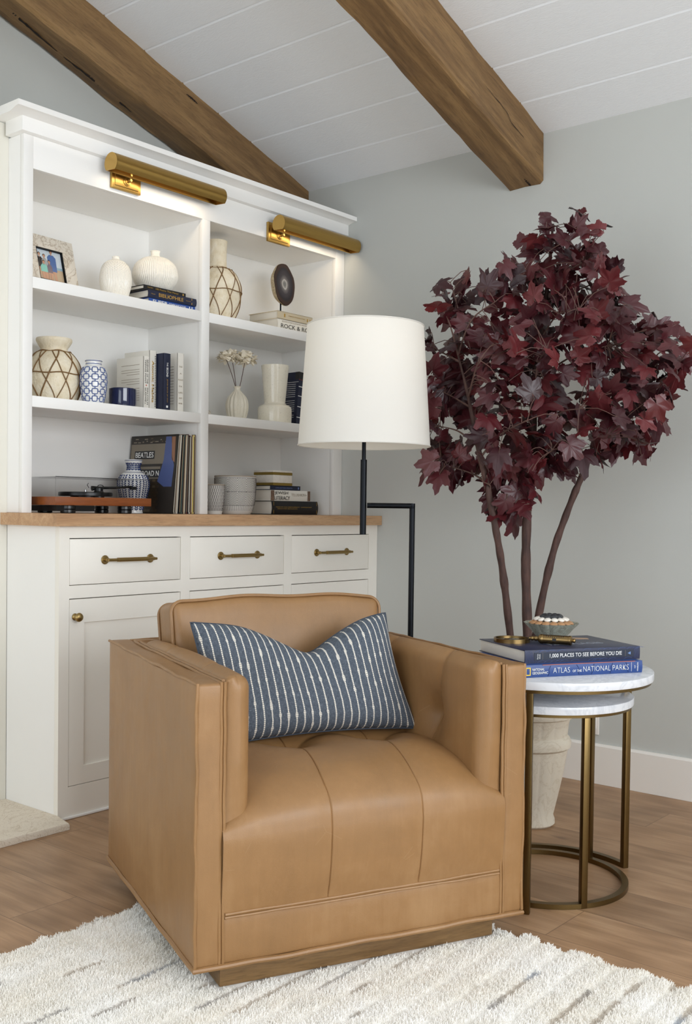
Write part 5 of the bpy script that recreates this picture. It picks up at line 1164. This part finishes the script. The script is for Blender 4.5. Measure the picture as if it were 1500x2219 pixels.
for side in (0, 1):
    mx = lambda u: u if side == 0 else W-u
    x0, x1 = (0.0, BW) if side == 0 else (W-BW, W)
    # outer shell of the arm: tall slab with slightly soft, bowed faces
    def puff(p, u):
        fx = sin(pi*min(1, max(0, u[1])))*sin(pi*min(1, max(0, u[2])))
        out_ = (1 if u[0] > 0.5 else -1)
        return ((0.0035*fx*out_ + 0.0012*sin(p.y*14+p.z*9)*fx) if abs(u[0]-0.5) > 0.4 else 0, -0.0015*sin(pi*u[2])*(1 if u[1] < 0.05 else 0)+0.0012*sin(p.z*17)*(1 if u[1] < 0.05 else 0), -0.002*sin(pi*u[1]*1.0)*(1 if u[2] > 0.95 else 0)+0.0012*sin(p.y*19)*(1 if u[2] > 0.95 else 0))
    a = B().rbox(x0, x1, 0.0, DP, H0, H1, 0.0075, puff, (4, 26, 22), 3).build('arm', M_leather, t, angle=60)
    e = 0.0015; ou, iu = (e, BW-e) if side == 0 else (W-e, W-BW+e)
    piping(a, [sub([(ou, e, H0+0.004), (ou, e, H1-e), (ou, DP-e, H1-e)], 30, 0.0010, side), sub([(mx(BW+0.0038), 0.0022, H0+0.004), (mx(BW+0.0038), 0.0016, H1+0.002)], 30, 0.0006, 3+side), sub([(mx(BW-0.0034), 0.0022, H0+0.004), (mx(BW-0.0034), 0.001, H1-0.0006), (mx(BW-0.0034), DP-0.06, H1-0.0006)], 30, 0.0006, 3+side), sub([(mx(BW+0.0038), 0.012, H1+0.002), (mx(BW+0.0038), DP-0.09, H1+0.002)], 30, 0.0006, 3+side)])
    # upholstered inner pad, tufted
    px0, px1 = (BW+0.0005, 0.117) if side == 0 else (W-0.117, W-BW-0.0005)
    dirn = 1 if side == 0 else -1
    def pad(p, u, dirn=dirn, side=side):
        inn = u[0] if dirn > 0 else 1-u[0]          # 1 on the face that looks into the seat
        v, z = p.y, p.z; k = max(0, min(1, inn))
        bulge = 0.010*k*sin(pi*min(1, max(0, (v+0.02)/0.66)))*min(1, max(0, (z-0.2)/0.2))
        d = 0
        for tv, tz in ((0.225, 0.485), (0.50, 0.485)):
            r2 = ((v-tv)/0.075)**2+((z-tz)/0.085)**2; d += 0.026*math.exp(-r2*1.3)+0.012*math.exp(-r2*6)
            c = tv-0.06*max(0, min(1, (z-tz)/0.14))+(0.02*max(0, min(1, (tz-z)/0.12))); d += 0.0042*math.exp(-((v-c)/0.008)**2)+0.006*math.exp(-((v-c)/0.035)**2)
        d *= k
        topb = (0.010*sin(pi*min(1, max(0, v/0.64)))**0.5*max(0, 1-abs(inn-0.5)*1.7) if u[2] > 0.9 else 0)
        for tv in (0.165, 0.44):
            if u[2] > 0.9: topb -= 0.003*math.exp(-((v-tv)/0.008)**2)
        fr = -0.009*sin(pi*min(1, max(0, inn)))*(1 if u[1] < 0.08 else 0)*min(1, max(0, (z-0.36)/0.1))
        if inn < 0.5 and v < 0.034 and 0.2 < z: fr -= (v-0.008)*0.85*min(1, (0.5-inn)/0.15)
        return (dirn*(bulge-d), fr, topb)
    pd = B().rbox(px0, px1, 0.008, 0.64, 0.22, 0.636, 0.0265, pad, (6, 90, 56), 6).build('arm_pad', M_leather, t, angle=60)
    # fine stitched seams on the pad
    b = B()
    for tv in (0.225, 0.50):
        pts = []
        for i in range(26):
            z = lerp(0.40, 0.612, i/25); tz = 0.485; c = tv-0.06*max(0, min(1, (z-tz)/0.14))+0.02*max(0, min(1, (tz-z)/0.12)); k = 1
            base_x = 0.117 if side == 0 else W-0.117
            P_ = Vector((base_x, c, z)); u = (1.0 if dirn > 0 else 0.0, c/0.64, 0.5); o_ = pad(P_, u); pts.append((base_x+o_[0]+dirn*0.0002, c, z))
        b.tube(pts, 0.0008, 5)
    b.build('seam', M_leather, pd)
# back frame, its loose cushion
bk = B().rbox(BW+0.003, W-BW-0.003, 0.66, DP, H0, H1, 0.0075, None, (20, 4, 12), 3).build('back_frame', M_leather, t, angle=60)
piping(bk, [sub([(BW, DP-0.0015, H1-0.0015), (W-BW, DP-0.0015, H1-0.0015)], 30), sub([(BW, DP-BW, H1+0.0005), (W-BW, DP-BW, H1+0.0005)], 30, 0.001, 2)])
B().rbox(BW+0.003, W-BW-0.003, 0.62, 0.659, 0.3, H1-0.004, 0.012, None, (12, 3, 8), 3).build('back_pad', M_leather, t, angle=60)
# front rail
def railp(p, u): return (0, -0.002*sin(pi*u[2])+0.0008*sin(p.x*30) if u[1] < 0.2 else 0, 0.0012*sin(p.x*11))
fr_ = B().rbox(BW+0.0005, W-BW-0.0005, 0.002, 0.06, H0, 0.159, 0.006, railp, (30, 3, 6), 3).build('front_rail', M_leather, t, angle=60)
piping(fr_, [sub([(BW+0.008, 0.0012, 0.1575), (W-BW-0.008, 0.0012, 0.1575)], 40, 0.0006, 1), sub([(BW+0.008, 0.0012, 0.1645), (W-BW-0.008, 0.0012, 0.1645)], 40, 0.0006, 1.05)], 0.0032)
# bottom hem welt running round the whole body
hem = [(0.0, 0.0), (W, 0.0), (W, DP), (0.0, DP)]
b = B(); pts = []
for i in range(4):
    p, q = hem[i], hem[(i+1) % 4]
    for k in range(30): f = k/30; x, y = lerp(p[0], q[0], f), lerp(p[1], q[1], f); pts.append((x, y, H0-0.001+wave(17, x*1.3+y, 0.0011)))
b.tube(pts, 0.0058, 8, True); b.build('hem_piping', M_leather, t)
B().box(0.008, W-0.008, 0.008, DP-0.008, H0-0.0005, H0+0.004).build('underside', plain('dust_cloth', (40, 38, 36), 0.9), t)
# seat: one sprung block with two front seams and four tufts
edge_p = [(0.003, 0.158), (-0.003, 0.21), (-0.006, 0.27), (-0.007, 0.318), (0.010, 0.340), (0.076, 0.364), (0.14, 0.381), (0.208, 0.393), (0.307, 0.404), (0.424, 0.402), (0.55, 0.396), (0.64, 0.39)]
mid_p = [(0.002, 0.158), (-0.011, 0.205), (-0.019, 0.265), (-0.0195, 0.325), (-0.004, 0.375), (0.05, 0.414), (0.115, 0.434), (0.195, 0.442), (0.30, 0.440), (0.42, 0.436), (0.55, 0.428), (0.64, 0.42)]
SU0, SU1 = BW+0.0005, W-BW-0.0005
def seam_u(su, t_): return su+0.027*max(0, min(1, (t_-0.42)/0.25))**1.5
def seat(s_, t_):
    # s_ across, t_ along the profile
    e = poly_at([(p[0], p[1], 0) for p in edge_p], t_); m = poly_at([(p[0], p[1], 0) for p in mid_p], t_)
    c1, c2 = seam_u(0.288, t_), seam_u(0.503, t_)
    f3 = s_*3; i3 = min(2, int(f3)); x3 = f3-i3; x3 = x3-0.90*sin(2*pi*x3)/(2*pi) if i3 == 1 else (1-(1-x3)**2.2 if i3 == 0 else x3**2.2)
    kn = (SU0, c1, c2, SU1); u = lerp(kn[i3], kn[i3+1], x3)
    k = 1-abs(2*(u-SU0)/(SU1-SU0)-1)**4.2; v = lerp(e.x, m.x, k); z = lerp(e.y, m.y, k)
    d = 0
    for su in (0.288, 0.503):
        c = seam_u(su, t_)
        amt = min(1, t_/0.04); d += amt*(0.0030*math.exp(-(abs(u-c)/0.0013)**1.5)+0.0028*math.exp(-((u-c)/0.028)**2))
    for tu in (0.318, 0.531):
        for tv in (0.275, 0.50):
            r2 = ((u-tu)/0.075)**2+((v-tv)/0.075)**2; d += 0.020*math.exp(-r2*1.2)+0.014*math.exp(-r2*6)
    if t_ > 0.5:
        arc = 0.275+0.055*(abs(sin((u-0.318)/(0.531-0.318)*pi)))**0.8 if 0.318 <= u <= 0.531 else 0.275+0.05*min(1, min(abs(u-0.318), abs(u-0.531))/0.1)
        d += 0.004*math.exp(-((v-arc)/0.006)**2)+0.005*math.exp(-((v-arc)/0.03)**2)
    # push in along the profile normal
    nz = min(1, max(0, (t_-0.22)/0.26)); return (u, v+d*(1-nz), z-d*nz+0.0015*sin(u*21+v*13)*nz)
b = B().grid(seat, 210, 170); b.build('seat', M_leather, t, angle=80)
# back cushion
cw0, cw1 = 0.112, 0.672
b = B()
def cpuff(p, u):
    fx = sin(pi*min(1, max(0, u[0])))**0.6*sin(pi*min(1, max(0, u[2])))**0.6
    return (0.012*(u[0]-0.5)*2*max(0, u[2]-0.3), (-0.022 if u[1] < 0.5 else 0.01)*fx, (0.010*sin(pi*u[0])**0.7+0.0025*sin(p.x*26)) if u[2] > 0.9 else 0)
b.rbox(cw0, cw1, 0.0, 0.125, 0.0, 0.325, 0.022, cpuff, (26, 6, 20), 5)
MC = Matrix.Translation((0, 0.490, 0.42)) @ Matrix.Rotation(radians(-9), 4, 'X'); b.xf(MC)
cu = b.build('back_cushion', M_leather, t, angle=60)
def welt(y, r_=0.03):
    pts = []
    x0, x1, z0, z1 = cw0, cw1, 0.004, 0.325
    for cx, cz, a0 in ((x1-r_, z0+r_, -90), (x1-r_, z1-r_, 0), (x0+r_, z1-r_, 90), (x0+r_, z0+r_, 180)):
        for i in range(9): a = radians(a0+90*i/8); pts.append((cx+r_*cos(a), cz+r_*sin(a)))
    full = []
    for i in range(len(pts)):
        p, q = pts[i], pts[(i+1) % len(pts)]; m = max(1, int(math.hypot(q[0]-p[0], q[1]-p[1])/0.012))
        for k in range(m): full.append((lerp(p[0], q[0], k/m), lerp(p[1], q[1], k/m)))
    out = []
    for x, z in full:
        uu = ((x-cw0)/(cw1-cw0), 0, z/0.325); top_ = 0.010*sin(pi*min(1, max(0, uu[0])))**0.7+0.0025*sin(x*26) if uu[2] > 0.85 else 0
        out.append(MC @ Vector((x+0.012*(uu[0]-0.5)*2*max(0, uu[2]-0.3), y, z+top_)))
    return out
b = B(); b.tube(welt(0.006), 0.0042, 8, True); b.tube(welt(0.119), 0.004, 8, True); b.build('piping', M_leather, cu)

# ------------------------------------------------------------------ lumbar pillow
PW, PH, PT = 0.565, 0.30, 0.062
A0 = Matrix.Translation((1.381, 1.525, 0)) @ Matrix.Rotation(radians(-24.6), 4, 'Z')
TL, TR, BL, BR = Vector((0.108, 0.392, 0.705)), Vector((0.612, 0.385, 0.713)), Vector((0.118, 0.300, 0.428)), Vector((0.668, 0.300, 0.432))
TLo = A0 @ Vector((0.39, 0.34, 0.44))
t = tag(D.objects.new('throw_pillow', None), 'blue and white striped lumbar pillow with a dented top resting in the armchair', 'pillow'); COL.objects.link(t); t.location = TLo; t.rotation_euler = (0, 0, radians(-24.6))
org = Vector((0.39, 0.34, 0.44))
def pil(sgn):
    def f(x, y):
        # pulled-in sides give the pointed corners
        cx, cy = 2*x-1, 2*y-1
        xx = 0.5+0.5*cx*(1-0.055*(1-cy*cy)*abs(cx)**2); yy = 0.5+0.5*cy*(1-0.10*(1-cx*cx)*abs(cy)**2)
        p = BL.lerp(BR, xx).lerp(TL.lerp(TR, xx), yy)
        dip = math.exp(-((x-0.55)/0.20)**2)*0.062*y**2.0+math.exp(-((x-0.57)/0.07)**2)*0.014*y**6
        p = p+Vector((0.0, 0, -dip)); p.x += 0.016*math.exp(-((x-0.75)/0.2)**2)*y*y-0.010*math.exp(-((x-0.35)/0.2)**2)*y*y
        th = PT*(max(0, 1-cx**4)*max(0, 1-cy**4))**0.62*(1-0.42*math.exp(-((x-0.56)/0.13)**2)*y**2.2)
        wr = 0.0022*sin(x*31+y*7)*(1-cx*cx)*(1-cy*cy)+0.007*math.exp(-((x-0.62+0.25*(1-y))/0.035)**2)*max(0, y-0.55)*1.6
        return p-org+Vector((0, -0.94, 0.28))*(sgn*(th+wr*(1 if th > 0.004 else 0)))
    return f
b = B().grid(pil(1), 120, 60); b.grid(pil(-1), 120, 60, True)
o = b.build('cover', M_pillow, t, angle=180)
bm = bmesh.new(); bm.from_mesh(o.data); bmesh.ops.remove_doubles(bm, verts=bm.verts[:], dist=0.0004); bm.to_mesh(o.data); bm.free()
# edge seam
b = B(); f = pil(0); ed = [f(i/60, 0) for i in range(60)]+[f(1, i/30) for i in range(30)]+[f(1-i/60, 1) for i in range(60)]+[f(0, 1-i/30) for i in range(30)]
b.tube(ed, 0.0022, 6, True); b.build('edge_seam', plain('denim_seam', (62, 70, 82), 0.9), t)

# ------------------------------------------------------------------ rug
RX0, RX1, RY0, RY1 = -1.2, 2.085, -0.6, 1.995
g = rnd(77)
def rug_edge(k): return 0.010*sin(k*47)+0.007*sin(k*113+1)+0.004*sin(k*211)
def rug_row(x, y): return ((y+0.012*sin(2.1*x)+0.006*sin(5.3*x))/0.062) % 1.0
def rug(u, v):
    x = lerp(RX0, RX1+rug_edge(v*2.6), u) if u > 0.99 else lerp(RX0, RX1, u); y = lerp(RY0, RY1, v)+(rug_edge(u*3.3)*0.6 if v > 0.99 else 0)
    e = min(1, min(u, 1-u)*160, min(v, 1-v)*130)
    row = rug_row(x, y); rib = -0.004*math.exp(-((row-0.12)/0.10)**2)
    z = 0.0075*e**0.5+rib*e+0.0004*sin(x*70+y*31)*e
    return (x, y, max(0.0006, z))
b = B().grid(rug, 330, 330)
rugo = b.build('wool_rug', M_rug, None, angle=180); tag(rugo, 'shaggy ivory wool rug with broken grey and tan stripes on the oak floor', 'rug')
vg = rugo.vertex_groups.new(name='pile')
AI = Matrix.Translation((1.381, 1.525, 0)) @ Matrix.Rotation(radians(-24.6), 4, 'Z'); AI.invert()
def under(c): p = AI @ c; return 0.05 < p.x < W-0.05 and 0.014 < p.y < DP
near = [v.index for v in rugo.data.vertices if v.co.x > 0.55 and v.co.y > 0.45 and not under(v.co)]
vg.add(near, 1.0, 'REPLACE')
vl = rugo.vertex_groups.new(name='pile_height')
for i_ in near:
    c_ = rugo.data.vertices[i_].co; rw = rug_row(c_.x, c_.y); vl.add([i_], 1.0-0.62*math.exp(-((rw-0.12)/0.11)**2), 'REPLACE')
md = rugo.modifiers.new('pile', 'PARTICLE_SYSTEM'); ps = rugo.particle_systems[0]; st = ps.settings
ps.vertex_group_density = 'pile'; ps.vertex_group_length = 'pile_height'; ps.seed = 3
st.type = 'HAIR'; st.count = 150000; st.hair_length = 0.0085; st.hair_step = 4; st.display_step = 3; st.render_step = 3
st.emit_from = 'FACE'; st.use_emit_random = True; st.brownian_factor = 0.0; st.factor_random = 0.0007; st.length_random = 0.45
st.child_type = 'SIMPLE'; st.rendered_child_count = 2; st.child_percent = 1; st.child_radius = 0.004; st.roughness_1 = 0.002; st.roughness_2 = 0.002; st.clump_factor = 0.3; st.child_length = 1.0
st.root_radius = 1.0; st.tip_radius = 0.55; st.radius_scale = 0.00175; st.use_close_tip = False
st.material = 1
